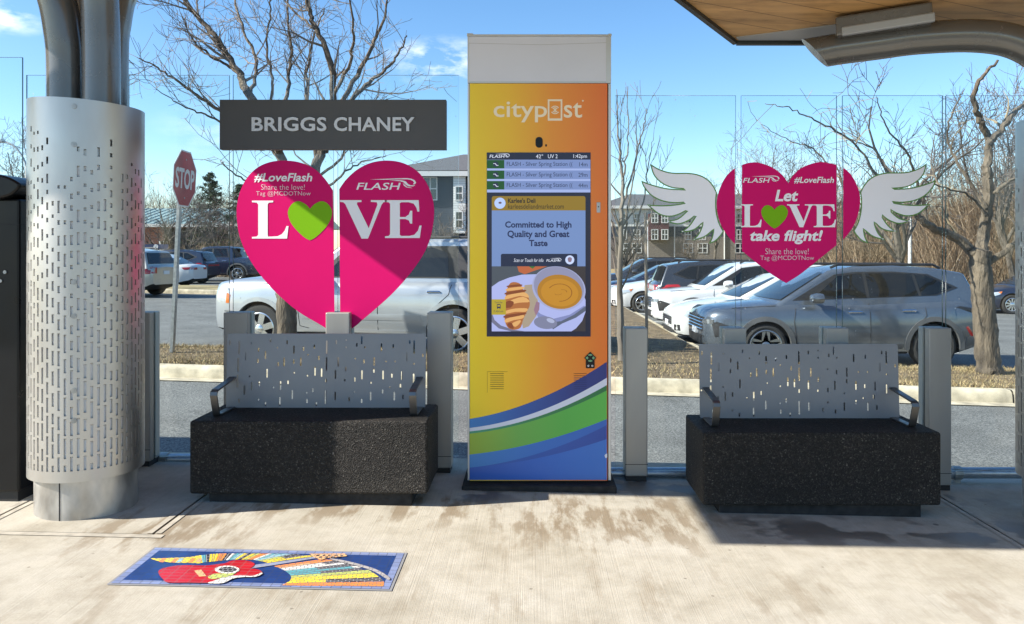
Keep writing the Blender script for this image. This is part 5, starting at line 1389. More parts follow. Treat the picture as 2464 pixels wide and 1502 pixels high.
        if bars:
            for q in range(bars):
                z = z0 + (z1 - z0) * (q + .7) / (bars + .4)
                c = MB(); pts = []
                for i in range(N + 1):
                    p0_, p1_ = pv[2 * i], pv[2 * i + 1]; ft = (z - z0) / (z1 - z0); pts.append((p0_[0] + (p1_[0] - p0_[0]) * ft - sg * .006, p0_[1] * .96, z))
                c.tube(pts, .010, 4); c.build('grille_bar', bm_ or M['chrome'], o_)
    for a in sp.get('faces', []): face(a[0], a[1], a[2], a[3], a[4], M[a[5]] if a[5] in M else pnt, **(a[6] if len(a) > 6 else {}))
    return t

SUVC = dict(L=4.55, W=1.87, belt=1.02, wr=.355, fo=.93, wb=2.70, spokes=5, spw=(.05, .02), twin=True, arch=.075, archsq=1.0,
    top=[(0, .78), (.05, .86), (.15, .925), (.45, .965), (1.0, 1.02), (1.35, 1.05), (2.5, 1.05), (3.6, 1.08), (4.2, 1.10), (4.45, 1.06), (4.55, .98)],
    bot=[(0, .36), (.12, .27), (.5, .22), (4.0, .22), (4.3, .30), (4.55, .42)],
    plan=[(0, .60), (.05, .72), (.15, .84), (.4, .94), (.9, .99), (1.6, .985), (3.2, .985), (3.9, 1.0), (4.3, .95), (4.48, .86), (4.55, .78)],
    roof=[(1.15, 1.03), (2.02, 1.56), (2.45, 1.625), (3.1, 1.64), (3.75, 1.60), (4.22, 1.52), (4.40, 1.08)], tumble=.30,
    dlo=[(1.38, 1.085), (2.10, 1.50), (2.45, 1.545), (3.05, 1.55), (3.62, 1.51), (4.08, 1.29), (3.72, 1.165)],
    win=[[(1.72, 1.12), (2.15, 1.475), (2.46, 1.52), (2.55, 1.52), (2.58, 1.135)], [(2.63, 1.137), (2.61, 1.52), (3.05, 1.525), (3.35, 1.51), (3.42, 1.165)], [(3.47, 1.168), (3.40, 1.505), (3.60, 1.485), (3.98, 1.30), (3.70, 1.185)]],
    lines=[[(1.42, 1.0), (1.38, .75), (1.42, .40), (1.6, .34)], [(2.60, 1.04), (2.60, .34)], [(3.48, 1.05), (3.50, .85), (3.30, .62), (3.22, .40)], [(1.6, .34), (3.1, .34)], [(.42, .955), (1.1, 1.0)]],
    handles=[(2.36, .90), (3.22, .925)], mirror=(1.72, 1.13), rails=(2.1, 3.9, 1.60),
    patches=[('side_cladding', [(1.42, .24), (1.42, .38), (2.3, .36), (3.12, .40), (3.12, .24)], 'clad'), ('fuel_door', [(3.78, .80), (3.78, .95), (3.95, .96), (3.96, .80)], 'self'),
             ('tail_lamp', [(3.98, .98), (4.05, 1.0), (4.50, .93), (4.50, .87), (4.3, .88)], 'trim'), ('rear_reflector', [(4.13, .66), (4.17, .68), (4.27, .53), (4.23, .51)], 'lamp_red'),
             ('headlamp', [(.10, .72), (.18, .74), (.52, .62), (.42, .52), (.14, .50)], 'trim'), ('bumper_cladding', [(4.1, .30), (4.15, .50), (4.32, .55), (4.54, .55), (4.54, .44), (4.3, .33)], 'clad')],
    faces=[('grille', .56, .80, -.60, .60, 'trim', dict(bars=4, bm_=None)), ('lower_intake', .36, .50, -.62, .62, 'trim'), ('headlight', .70, .77, -.80, -.58, 'rim_mix', dict(d=.014)), ('headlight', .70, .77, .58, .80, 'rim_mix', dict(d=.014)),
           ('licence_plate', .50, .60, -.16, .16, 'plate', dict(d=.03)), ('rear_lamp', .86, .94, -.8, .8, 'lamp_red', dict(rear=True))])
def variant(sp, **k):
    d = dict(sp); d.update(k); return d
SEDAN = dict(L=4.7, W=1.83, belt=.93, wr=.325, fo=.93, wb=2.74, spokes=7, spw=(.02, .03),
    top=[(0, .60), (.05, .67), (.2, .74), (.6, .83), (1.1, .90), (1.3, .93), (3.6, .97), (4.0, .985), (4.4, .98), (4.62, .94), (4.7, .84)],
    bot=[(0, .30), (.12, .20), (.5, .17), (4.1, .17), (4.5, .26), (4.7, .36)],
    plan=[(0, .62), (.05, .74), (.18, .87), (.5, .95), (1.0, .985), (3.6, 1.0), (4.2, .95), (4.6, .86), (4.7, .78)],
    roof=[(1.22, .92), (2.12, 1.38), (2.5, 1.435), (2.95, 1.44), (3.35, 1.40), (4.12, .98)], tumble=.36,
    dlo=[(1.5, .965), (2.2, 1.325), (2.5, 1.365), (2.95, 1.37), (3.32, 1.33), (3.86, 1.03), (3.6, 1.0)],
    win=[[(1.8, .99), (2.25, 1.305), (2.5, 1.345), (2.62, 1.347), (2.65, 1.0)], [(2.7, 1.0), (2.67, 1.347), (2.95, 1.35), (3.25, 1.32), (3.55, 1.02)]],
    lines=[[(1.5, .92), (1.48, .6), (1.55, .28)], [(2.68, .96), (2.68, .26)], [(3.6, .96), (3.55, .75), (3.38, .5)]], handles=[(2.45, .82), (3.4, .85)], mirror=(1.78, 1.0),
    patches=[('headlamp', [(.10, .64), (.30, .72), (.62, .76), (.55, .66), (.25, .57)], 'lamp_clear'), ('tail_lamp', [(4.25, .86), (4.62, .88), (4.66, .76), (4.35, .76)], 'lamp_red'), ('indicator_lamp', [(.50, .735), (.64, .765), (.58, .68)], 'lamp_amber')],
    faces=[('grille', .40, .56, -.5, .5, 'trim', dict(bars=3)), ('lower_intake', .24, .34, -.6, .6, 'trim'), ('fog_lamp', .30, .42, -.80, -.66, 'trim'), ('fog_lamp', .30, .42, .66, .80, 'trim'), ('licence_plate', .38, .48, -.16, .16, 'plate', dict(d=.025)), ('rear_lamp', .76, .86, -.78, -.35, 'lamp_red', dict(rear=True)), ('rear_lamp', .76, .86, .35, .78, 'lamp_red', dict(rear=True))])
BIGSUV = dict(L=5.55, W=2.0, belt=1.25, wr=.425, fo=.98, wb=3.18, spokes=6, spw=(.05, .055), rimf=.66, tumble=.20,
    top=[(0, 1.07), (.04, 1.14), (.12, 1.22), (.5, 1.27), (1.2, 1.285), (1.6, 1.29), (5.0, 1.28), (5.45, 1.24), (5.55, 1.14)],
    bot=[(0, .48), (.1, .38), (.5, .34), (5.0, .34), (5.4, .42), (5.55, .5)],
    plan=[(0, .74), (.04, .83), (.12, .90), (.35, .96), (.9, 1.0), (4.6, 1.0), (5.3, .96), (5.5, .9), (5.55, .84)],
    roof=[(1.62, 1.26), (2.30, 1.84), (2.62, 1.93), (3.8, 1.95), (4.95, 1.93), (5.36, 1.86), (5.5, 1.26)],
    dlo=[(1.95, 1.31), (2.40, 1.77), (2.7, 1.835), (5.1, 1.835), (5.26, 1.31)], dlo_mat=None,
    win=[[(2.1, 1.335), (2.46, 1.75), (2.72, 1.81), (2.95, 1.81), (2.95, 1.335)], [(3.05, 1.335), (3.05, 1.81), (3.80, 1.81), (4.02, 1.72), (4.06, 1.335)], [(4.36, 1.345), (4.30, 1.76), (4.36, 1.815), (5.06, 1.81), (5.2, 1.345)]],
    lines=[[(1.75, 1.2), (1.72, .8), (1.75, .5), (1.9, .46)], [(3.0, 1.23), (3.0, .46)], [(4.12, 1.24), (4.08, 1.05), (3.85, .82), (3.72, .5)], [(.55, 1.17), (1.6, 1.22)], [(.3, .72), (.5, .72)]],
    handles=[(2.82, 1.06), (3.86, 1.09)], mirror=(2.05, 1.38), rails=(2.5, 5.1, 1.92), crossbars=True, rail_mat=None, arch=.07,
    patches=[('side_moulding', [(1.78, .62), (1.78, .72), (3.66, .72), (3.66, .62)], 'self'), ('headlamp', [(.06, .88), (.06, 1.12), (.34, 1.16), (.40, 1.04), (.36, .88)], 'lamp_clear'), ('indicator_lamp', [(.33, .86), (.34, 1.05), (.42, 1.0), (.40, .86)], 'lamp_amber'),
             ('step_board', [(1.8, .36), (1.8, .46), (3.7, .46), (3.7, .36)], 'self'), ('tail_lamp', [(5.3, .95), (5.3, 1.35), (5.5, 1.3), (5.5, .95)], 'lamp_red')],
    faces=[('grille', .84, 1.08, -.42, .42, 'chrome', dict(bars=5)), ('lower_intake', .46, .58, -.5, .5, 'trim')])
silver = paint('silver', (0.40, 0.42, 0.445), .5, .3); slate = paint('shimmering silver', (0.115, 0.138, 0.168), .5, .25)
white = paint('white', (0.60, 0.605, 0.605)); gunmetal = paint('gunmetal', (0.055, 0.06, 0.07), .5, .25)
blackp = paint('black', (0.012, 0.013, 0.018)); navyp = paint('navy', (0.012, 0.02, 0.045), .2); champ = paint('champagne', (0.45, 0.43, 0.38), .5)
BASE = BIGSUV
st_ = lambda u: u if u < 1.7 else 1.7 + (u - 1.7) * 1.13
def stretch(v):
    return (st_(v[0]), v[1])
BIGSUV = dict(BIGSUV)
for k_ in ('top', 'bot', 'plan', 'roof', 'dlo', 'handles'): BIGSUV[k_] = [stretch(v) for v in BIGSUV[k_]]
for k_ in ('win', 'lines'): BIGSUV[k_] = [[stretch(v) for v in l] for l in BIGSUV[k_]]
BIGSUV['patches'] = [(a, [stretch(v) for v in l], m_) for a, l, m_ in BIGSUV['patches']]
BIGSUV['wb'] = st_(.98 + 3.18) - .98; BIGSUV['L'] = st_(5.55); BIGSUV['rails'] = (2.5, st_(5.1), 1.92)
BIGSUV['dlo_mat'] = M['trim']; BIGSUV['rail_mat'] = M['trim']

make_car('sport_utility_vehicle', 'large silver sport utility vehicle behind the broken heart, chrome hubbed wheels and roof rack', 'car', (-2.42, 13.45, -.345), -13, variant(BIGSUV, arch_mat=silver, handle_mat=M['chrome']), silver)
make_car('crossover', 'silver crossover with dark wheel arches parked nearest, behind the winged heart', 'car', (5.12, 13.05, -.475), 0,
         variant(SUVC, arch_mat=M['clad'], roof_paint=None, rim_mat=M['rim_mix'], spokes=5, rimf=.74, spw=(.06, .03)), slate)
make_car('sedan', 'white sedan parked just behind the silver crossover, low smooth bonnet', 'car', (5.22, 15.85, -.47), 0, SEDAN, white, 'cars parked nose to the kerb')
WAGON = variant(SUVC, top=[(u, z - .02) for u, z in SUVC['top']], L=4.8 if False else 4.55, arch=.06, spokes=5)
make_car('wagon', 'white wagon with black grille and bumper trim between the white sedan and the dark crossover', 'car', (5.15, 18.55, -.47), 0, WAGON, white, 'cars parked nose to the kerb')
make_car('crossover', 'dark grey crossover backed in, red tail lamps towards the grass strip', 'car', (5.65, 21.2, -.48), 180, variant(SUVC, arch=.03, arch_mat=gunmetal, patches=[('tail_lamp', [(3.85, .92), (3.95, 1.02), (4.52, 1.0), (4.52, .84), (4.2, .86)], 'lamp_red'), ('headlamp', [(.10, .72), (.2, .78), (.62, .84), (.5, .70), (.14, .66)], 'lamp_clear')], faces=[('rear_lamp', .86, 1.0, -.84, -.45, 'lamp_red', dict(rear=True)), ('rear_lamp', .86, 1.0, .45, .84, 'lamp_red', dict(rear=True)), ('licence_plate', .68, .80, -.18, .18, 'plate', dict(rear=True, d=.02))]), gunmetal, 'cars parked nose to the kerb')
make_car('sedan', 'white sedan half hidden by the sapling, beyond the dark grey crossover', 'car', (4.85, 24.0, -.47), 0, variant(SEDAN, top=[(u, z + .05) for u, z in SEDAN['top']]), white, 'cars parked nose to the kerb')
make_car('sedan', 'dark sedan farther along the row behind the sapling', 'car', (4.75, 27.0, -.46), 0, SEDAN, navyp, 'cars parked nose to the kerb')
make_car('crossover', 'dark crossover at the far end of the row beside the kiosk', 'car', (4.6, 30.2, -.46), 0, variant(SUVC, arch_mat=M['trim']), gunmetal, 'cars parked nose to the kerb')
make_car('sedan', 'dark blue sedan parked at the right edge behind the thick tree', 'car', (17.5, 26.0, -.66), -4, variant(SEDAN, spokes=10), navyp)
# the far left row
make_car('minivan', 'beige silver hatchback seen from behind right of the nearest column', 'car', (-14.7, 26.3, -.10), -8, variant(SUVC, arch=.02, arch_mat=champ, patches=[('tail_lamp', [(4.16, .78), (4.16, 1.05), (4.5, 1.03), (4.5, .78)], 'lamp_red')], faces=[('rear_lamp', .80, 1.0, -.82, -.56, 'lamp_red', dict(rear=True)), ('rear_lamp', .80, 1.0, .56, .82, 'lamp_red', dict(rear=True)), ('licence_plate', .76, .88, -.16, .16, 'plate', dict(rear=True, d=.02))]), champ, 'cars in the far left bays')
make_car('crossover', 'white crossover seen between the black cabinet and the column', 'car', (-17.6, 23.3, -.09), 4, variant(SUVC, arch=.07), white, 'cars in the far left bays')
make_car('sedan', 'white sedan with its tail beside the stop sign post', 'car', (-16.9, 33.5, -.10), 0, SEDAN, white, 'cars in the far left bays')
make_car('crossover', 'dark crossover rising behind the white sedan at the left', 'car', (-17.6, 36.8, -.10), 0, variant(SUVC, arch=.02, arch_mat=navyp, patches=[('tail_lamp', [(4.0, .92), (4.1, 1.02), (4.5, 1.0), (4.5, .86)], 'lamp_red')]), navyp, 'cars in the far left bays')
PICK = variant(BASE, dlo_mat=M['trim'], belt=1.2, top=[(0, .98), (.04, 1.04), (.12, 1.12), (.5, 1.19), (1.2, 1.22), (1.6, 1.24), (5.0, 1.24), (5.4, 1.2), (5.5, 1.1)], L=5.5, roof=[(1.62, 1.22), (2.3, 1.76), (2.6, 1.82), (3.6, 1.82), (3.85, 1.76), (4.0, 1.22)], dlo=[(1.95, 1.27), (2.4, 1.70), (2.7, 1.74), (3.6, 1.74), (3.72, 1.27)],
               win=[[(2.1, 1.30), (2.46, 1.68), (2.8, 1.72), (2.8, 1.30)], [(2.9, 1.30), (2.9, 1.72), (3.55, 1.72), (3.65, 1.30)]], rails=None, lines=[[(2.85, 1.2), (2.85, .5)], [(4.0, 1.22), (4.0, .5)]], handles=[(2.7, 1.08), (3.5, 1.08)])
make_car('pickup_truck', 'dark pickup truck parked left of the broken heart', 'truck', (-16.55, 40.2, -.10), 0, PICK, navyp, 'cars in the far left bays')
make_car('sedan', 'black sedan just left of the broken heart, low behind the pickup', 'car', (-14.3, 42.4, -.12), 0, SEDAN, blackp, 'cars in the far left bays')
make_car('minivan', 'white van roof showing behind the dark pickup', 'car', (-15.9, 45.2, -.12), 0, variant(SUVC, arch=.02, arch_mat=white), white, 'cars in the far left bays')

# ------------------------------------------------------------------ trees
def limb_mesh(paths, m_sides=7, off=(0, 0, 0)):
    mb = MB(off); mb.smooth = True
    for k, (pts, rad) in enumerate(paths): mb.tube(pts, rad, m_sides if max(rad) > .03 else (5 if max(rad) > .012 else 3), cap=max(rad) > .02, rough=.045 if max(rad) > .03 else 0, seed=k)
    return mb
def wander(p, d, ln, r0, r1, q, n=5, jit=.22, up=.05, r_min=.002):
    pts = [Vector(p)]; rad = [r0]; d = Vector(d).normalized()
    for i in range(n):
        d = (d + Vector((q.gauss(0, jit), q.gauss(0, jit), q.gauss(0, jit) + up))).normalized()
        pts.append(pts[-1] + d * (ln / n)); rad.append(max(r_min, r0 + (r1 - r0) * (i + 1) / n))
    return pts, rad
def sprout(paths, q, levels, density, ln0, shrink=.55, jit=.2, up=.10, ang=(35, 75), tip=.0022, rfac=.5, start=.2):
    """side shoots along every path, level by level"""
    out = []; cur = paths
    for lv in range(levels):
        nxt = []
        for pts, rad in cur:
            L_ = sum((Vector(b) - Vector(a)).length for a, b in zip(pts, pts[1:]))
            n = int(L_ * density * (1 + .7 * lv) + q.random())
            for _ in range(n):
                f = start + (1 - start) * q.random(); i = min(len(pts) - 2, int(f * (len(pts) - 1))); fr = f * (len(pts) - 1) - i
                a, b = Vector(pts[i]), Vector(pts[i + 1]); p = a.lerp(b, fr); d = (b - a).normalized()
                r = rad[i] + (rad[i + 1] - rad[i]) * fr
                ax = d.cross(Vector((q.gauss(0, 1), q.gauss(0, 1), q.gauss(0, 1))))
                if ax.length < 1e-3: continue
                nd_ = Matrix.Rotation(R(q.uniform(*ang)), 3, ax.normalized()) @ d
                ln = ln0 * (shrink ** lv) * q.uniform(.45, 1.25)
                nxt.append(wander(p, nd_, ln, max(tip, min(r * rfac, .05 * ln + .003)), tip * .8, q, 4 if lv < 2 else 3, jit, up))
        out += nxt; cur = nxt
    return out
def traced(pts, Y, q, wob=.25, r0=10, r1=3, y_end=0.0):
    """a limb followed in the photograph, given its own wander in depth"""
    n = len(pts); out = []; o = 0
    for i, (px, py) in enumerate(pts):
        o += q.gauss(0, wob) * .5 if i else 0; yy = Y + o + y_end * i / max(1, n - 1)
        out.append(P(px, py, yy))
    out = [Vector(p) for p in crom([tuple(p) for p in out], 7, False)]
    for i in range(1, len(out) - 1): out[i] += Vector((q.gauss(0, 1), q.gauss(0, 1), q.gauss(0, 1))) * (.010 if wob else .003)
    k = len(out); rad = [(r0 + (r1 - r0) * i / (k - 1)) * Y / F for i in range(k)]
    return out, rad
q = random.Random(21); Yt = 11.35
T1 = thing('bare_tree', 'big bare tree behind the name board and broken heart', 'tree', tuple(P(692, 865, Yt)))
tk = [traced([(692, 872), (690, 800), (689, 720), (690, 640), (694, 590)], Yt, q, 0, 24, 22)]
lb = [traced([(694, 602), (690, 480), (678, 385), (655, 325), (600, 230), (575, 180), (545, 130), (524, 95), (482, 50), (440, 0), (410, -70)], Yt, q, .3, 15, 4, -.6),
      traced([(696, 600), (735, 480), (764, 390), (786, 335), (800, 250), (796, 150), (757, 60), (738, 0), (726, -80)], Yt, q, .3, 17, 4, .5),
      traced([(678, 395), (630, 320), (560, 285), (500, 248), (440, 205), (380, 165), (335, 140)], Yt, q, .3, 8, 1.4, -.8),
      traced([(620, 330), (560, 305), (500, 280), (440, 255), (375, 215)], Yt, q, .3, 4.5, 1, -.4),
      traced([(780, 345), (835, 255), (880, 205), (930, 165), (965, 120), (978, 85)], Yt, q, .3, 8, 1.5, .4),
      traced([(792, 300), (860, 180), (900, 100), (925, 40), (935, -30)], Yt, q, .3, 8, 2, .8),
      traced([(600, 232), (618, 150), (580, 60), (560, -40)], Yt, q, .3, 6, 2.5, .9),
      traced([(560, 165), (500, 130), (462, 90), (440, 40)], Yt, q, .3, 4.5, 1.4, -.7),
      traced([(800, 240), (840, 150), (850, 60), (835, -40)], Yt, q, .3, 6, 2, -.9),
      traced([(655, 325), (690, 230), (700, 130), (690, 40), (700, -50)], Yt, q, .3, 7, 2, 1.0),
      traced([(757, 70), (700, 20), (670, -40)], Yt, q, .3, 4, 2, .4),
      traced([(640, 300), (655, 200), (640, 110), (650, 20), (640, -40)], Yt, q, .4, 5, 1.5, -1.2),
      traced([(735, 480), (800, 440), (860, 395), (930, 375)], Yt, q, .3, 5, 1, -.5),
      traced([(745, 440), (820, 380), (850, 300), (905, 245), (912, 200)], Yt, q, .3, 5, 1, .9),
      traced([(690, 480), (640, 440), (585, 430), (540, 400), (530, 385)], Yt, q, .3, 4, .8, -.9),
      traced([(720, 520), (760, 400), (740, 250), (745, 130), (780, 20)], Yt, q, .4, 9, 2, 1.4)]
lb = [(a, [max(.004, r * .84) for r in b]) for a, b in lb]
limb_mesh(tk, 18, T1.location).build('trunk', M['bark'], T1)
tw = sprout(lb, q, 3, 2.9, .95, .55, .17, .10, (25, 65), .0036)
limb_mesh(lb, 9, T1.location).build('limbs', M['bark'], T1)
limb_mesh(tw, 7, T1.location).build('twigs', M['twig'], T1)

Yr = 10.7
T2 = thing('bare_tree', 'thick bare tree at the right, low limbs reaching over the silver car', 'tree', tuple(P(2378, 888, Yr)))
tk = [traced([(2380, 900), (2374, 840), (2368, 760), (2362, 690), (2358, 630), (2362, 600)], Yr, q, 0, 27, 22)]
tk[0][1][:3] = [x * 1.12 for x in tk[0][1][:3]]
lb = [traced([(2360, 650), (2368, 560), (2376, 460), (2374, 400), (2379, 340), (2356, 290), (2342, 235), (2360, 190), (2400, 145)], Yr, q, .2, 17, 3, .3),
      traced([(2362, 660), (2335, 600), (2285, 565), (2232, 542), (2195, 510), (2150, 490), (2085, 474)], Yr, q, .15, 16, 3, -.3),
      traced([(2378, 345), (2408, 312), (2438, 272), (2470, 240), (2510, 200)], Yr, q, .2, 10, 3, .3),
      traced([(2362, 640), (2410, 610), (2460, 575), (2520, 540)], Yr, q, .2, 10, 4, .3),
      traced([(2376, 470), (2425, 440), (2480, 395)], Yr, q, .2, 7, 2, -.3),
      traced([(2372, 520), (2330, 470), (2260, 450), (2200, 420)], Yr, q, .3, 4, 1, -.6),
      traced([(2232, 542), (2210, 450), (2180, 370), (2130, 300), (2110, 235)], Yr, q, .3, 5, 1, -.5),
      traced([(2150, 490), (2110, 420), (2050, 340), (1960, 290), (1900, 262), (1840, 250)], Yr, q, .3, 4, .8, -.6),
      traced([(2195, 510), (2150, 430), (2100, 360), (2040, 330), (1990, 260)], Yr, q, .3, 3.5, .8, .5),
      traced([(2085, 474), (2020, 430), (1960, 360), (1900, 340), (1830, 300)], Yr, q, .3, 3, .7, .3),
      traced([(2372, 500), (2310, 400), (2280, 330), (2300, 250), (2320, 215)], Yr, q, .3, 5, 1, .7),
      traced([(2285, 565), (2270, 480), (2240, 400), (2250, 320)], Yr, q, .3, 4, 1, .9)]
lb = [(a, [max(.004, r * .9) for r in b]) for a, b in lb]
limb_mesh(tk, 20, T2.location).build('trunk', M['bark'], T2)
limb_mesh(lb, 9, T2.location).build('limbs', M['bark'], T2)
straw_twig = mat('yellow twigs', (0.27, 0.21, 0.125), .85, var=.3, vscale=2)
tw = sprout(lb[1:3] + lb[5:], q, 3, 1.25, .75, .55, .17, .06, (25, 70), .004)
limb_mesh(tw, 7, T2.location).build('twigs', straw_twig, T2)
# sapling by the kiosk
sap = thing('sapling', 'slender many-stemmed sapling between the kiosk and the lone screen post', 'tree', tuple(P(1494, 860, 11.0)))
lb = [traced([(1494, 868), (1492, 700), (1494, 560), (1496, 430), (1487, 330), (1483, 215)], 11, q, .1, 9, .6),
      traced([(1494, 560), (1500, 430), (1510, 330), (1509, 208)], 11, q, .15, 3.5, .5), traced([(1496, 500), (1530, 380), (1548, 300), (1557, 262)], 11, q, .2, 3, .5),
      traced([(1493, 620), (1516, 470), (1530, 360), (1525, 300)], 11, q, .2, 3, .5), traced([(1496, 640), (1545, 500), (1560, 400), (1572, 330)], 11, q, .2, 3, .5),
      traced([(1490, 640), (1470, 520), (1462, 400), (1458, 300)], 11, q, .2, 3, .5), traced([(1494, 700), (1530, 610), (1570, 500), (1590, 370)], 11, q, .3, 2.5, .5)]
for st__ in lb[1:]: limb_mesh([st__] + sprout([st__], q, 2, 3.0, .6, .5, .1, .16, (18, 45), .0035), 7, sap.location).build('stem', M['twig'], sap)
limb_mesh(lb[:1] + sprout(lb[:1], q, 2, 3.0, .6, .5, .1, .16, (18, 45), .0035), 10, sap.location).build('trunk', M['twig'], sap)

# distant bare trees: four shapes, copied
def bare_tree(h, seed, spread=.5, r=.16):
    q = random.Random(seed); t = thing('bare_tree', 'x', 'tree')
    trunk = wander((0, 0, -.2), (0, 0, 1), h * .42, r, r * .7, q, 6, .06, .1); tp = trunk[0][-1]
    limbs = []
    for k in range(7):
        a = 2 * math.pi * k / 7 + q.random(); f = q.uniform(.5, 1)
        p = Vector(trunk[0][int(f * (len(trunk[0]) - 1))])
        limbs.append(wander(p, (math.cos(a) * spread, math.sin(a) * spread, 1), h * q.uniform(.45, .62), r * .5, .02, q, 7, .14, .08))
    tw_ = sprout(limbs, q, 3, 13.0 / h, h * .22, .55, .18, .10, (25, 60), .011)
    limb_mesh([trunk] + limbs, 7).build('trunk', M['bark_dark'], t)
    limb_mesh(tw_).build('crown', M['twig_far'], t)
    return t
protos = [bare_tree(11, 3), bare_tree(9, 5, .7), bare_tree(13, 8, .38, .2), bare_tree(8, 13, .9, .14)]
spots = [  # px, Y, scale, proto, turn, label
    (2178, 27, .98, 1, 0, 'tall dark bare tree with a V fork against the sky, above the right wing'),
    (2440, 30, .85, 0, 2, 'dense bare tree at the right edge behind the thick tree'),
    (2060, 44, .62, 3, 4, 'low spreading bare tree behind the right half of the winged heart'),
    (1812, 70, 1.1, 2, 5, 'thin far bare tree over the left wing, next to the winged heart'),
    (1720, 75, .9, 0, 6, 'small far bare tree over the apartment roof behind the left wing'),
    (1668, 60, .5, 3, 5, 'low dark bare tree before the apartment windows under the left wing'),
    (1500, 58, .62, 1, 2, 'bare tree before the apartment building, left of the edge-on sign post'),
    (1085, 22, .42, 3, 0, 'small bare tree in front of the navy house beside the kiosk'),
    (400, 52, .85, 1, 1, 'bare tree in front of the brick hall, right of the column'),
    (455, 44, .62, 3, 2, 'wide bare tree behind the stop sign post'),
    (540, 47, .72, 3, 3, 'bare tree left of the broken heart in front of the green roofed hall'),
    (596, 50, .8, 1, 4, 'bare tree at the left shoulder of the broken heart'),
    (40, 40, .85, 0, 5, 'bare tree behind the far left pane above the cabinet hood'),
    (66, 30, .62, 1, 3, 'bare tree right beside the perforated column above the white crossover'),
    (2560, 34, .95, 2, 5, 'tall bare tree cut by the right edge of the view'),
    (1975, 62, 1.0, 0, 2, 'far bare tree behind the tip of the winged heart')]
used = set()
for px, Y, s, k, a, lab in spots:
    o = protos[k] if k not in used else copy_tree(protos[k]); used.add(k)
    zz = zfar(0, Y) if Y > 46 else zl(PX(px, Y)) 
    o.location = (PX(px, Y), Y, zz); o.scale = (s, s, s); o.rotation_euler = (0, 0, a * 1.13); o['label'] = lab; o['group'] = 'bare trees in the distance'
# pine
def pine(px, Y, h, seed, label, w=.26):
    q = random.Random(seed); t = thing('pine_tree', label, 'tree', (PX(px, Y), Y, 0), 0, 'pines behind the car park')
    m = MB(); m.smooth = True; m.tube([(0, 0, -1), (0, 0, h)], [h * .018, .03], 8); m.build('trunk', M['bark_dark'], t)
    n = MB()
    for i in range(44):
        f = .16 + .84 * (i / 44) ** .9; z = h * f; rl = h * w * (1.02 - f) ** .75 * q.uniform(.65, 1.15)
        for k in range(q.randint(4, 6)):
            a = q.uniform(0, 6.28); rr = rl * q.uniform(.7, 1.1); dz = q.uniform(-.02, .16) * rr
            for s_ in range(26):
                u = q.uniform(.15, 1) ** .8; c = Vector((math.cos(a) * rr * u, math.sin(a) * rr * u, z + dz * u)) + Vector((q.gauss(0, .11), q.gauss(0, .11), q.gauss(0, .07))) * (h / 11)
                d = Vector((q.gauss(0, 1), q.gauss(0, 1), q.gauss(.3, .6))).normalized() * q.uniform(.12, .26) * (h / 11); e = d.cross(Vector((q.gauss(0, 1), q.gauss(0, 1), q.gauss(0, 1)))).normalized() * .05 * (h / 11)
                n.add([c - d - e, c - d + e, c + d], [(0, 1, 2)])
    n.build('crown', M['needle'], t)
pine(505, 62, 8.0, 2, 'dark pine with a pointed top right of the stop sign', .40); pine(578, 66, 7.4, 4, 'darker pine touching the left side of the broken heart', .42)

# brush and far woods: nobody could count these
def woods(name, boxes, seed, m, wdt, hh):
    q = random.Random(seed); mb = MB()
    for (px0, px1, Y0, Y1, n, h0, h1) in boxes:
        for _ in range(n):
            Y = q.uniform(Y0, Y1); x = PX(q.uniform(px0, px1), Y); z0 = zfar(0, Y) if Y > 46 else zl(x)
            h = q.uniform(h0, h1) * q.uniform(.6, 1); b = Vector((q.gauss(0, .28), q.gauss(0, .28), 1)).normalized()
            w_ = q.uniform(.5, 1.3) * wdt; p = Vector((x, Y, z0)); pts = [p]
            for k in range(3):
                b = (b + Vector((q.gauss(0, .22), q.gauss(0, .22), .03))).normalized(); pts.append(pts[-1] + b * h / 3)
            s = Vector((1, q.uniform(-.6, .6), 0)).normalized()
            for k in range(3):
                f0, f1 = 1 - k * .3, 1 - (k + 1) * .3
                mb.add([pts[k] - s * w_ * f0, pts[k] + s * w_ * f0, pts[k + 1] + s * w_ * f1, pts[k + 1] - s * w_ * f1], [(0, 1, 2, 3)])
            for k in range(3):
                f = q.uniform(.2, .95) * 3; i = min(2, int(f)); c = pts[i].lerp(pts[i + 1], f - i); d = Vector((q.gauss(0, .7), q.gauss(0, .7), q.uniform(.1, .9))).normalized() * h * q.uniform(.15, .35)
                mb.add([c - s * w_ * .5, c + s * w_ * .5, c + d], [(0, 1, 2)])
    return mb.build(name, m, kind='stuff')
woods('brush_thicket', [(2030, 2700, 38, 52, 5200, 3.0, 6.5), (2230, 2700, 30, 38, 1500, 2.5, 5.5), (2320, 2800, 33, 48, 2600, 6.5, 12), (2250, 2420, 36, 50, 700, 4, 8)], 5, M['brush'], .022, 4)
woods('far_woods', [(-300, 640, 100, 125, 5200, 8, 13.5), (1440, 1760, 100, 120, 500, 7, 12), (1900, 2700, 70, 95, 2600, 6, 13)], 9, M['brush'], .05, 8)
woods('far_shrubs', [(440, 640, 46, 52, 900, 1.5, 4.2), (-100, 130, 44, 60, 700, 3, 6), (1500, 2000, 66, 72, 500, .5, 1.3)], 12, M['brush'], .02, 3)

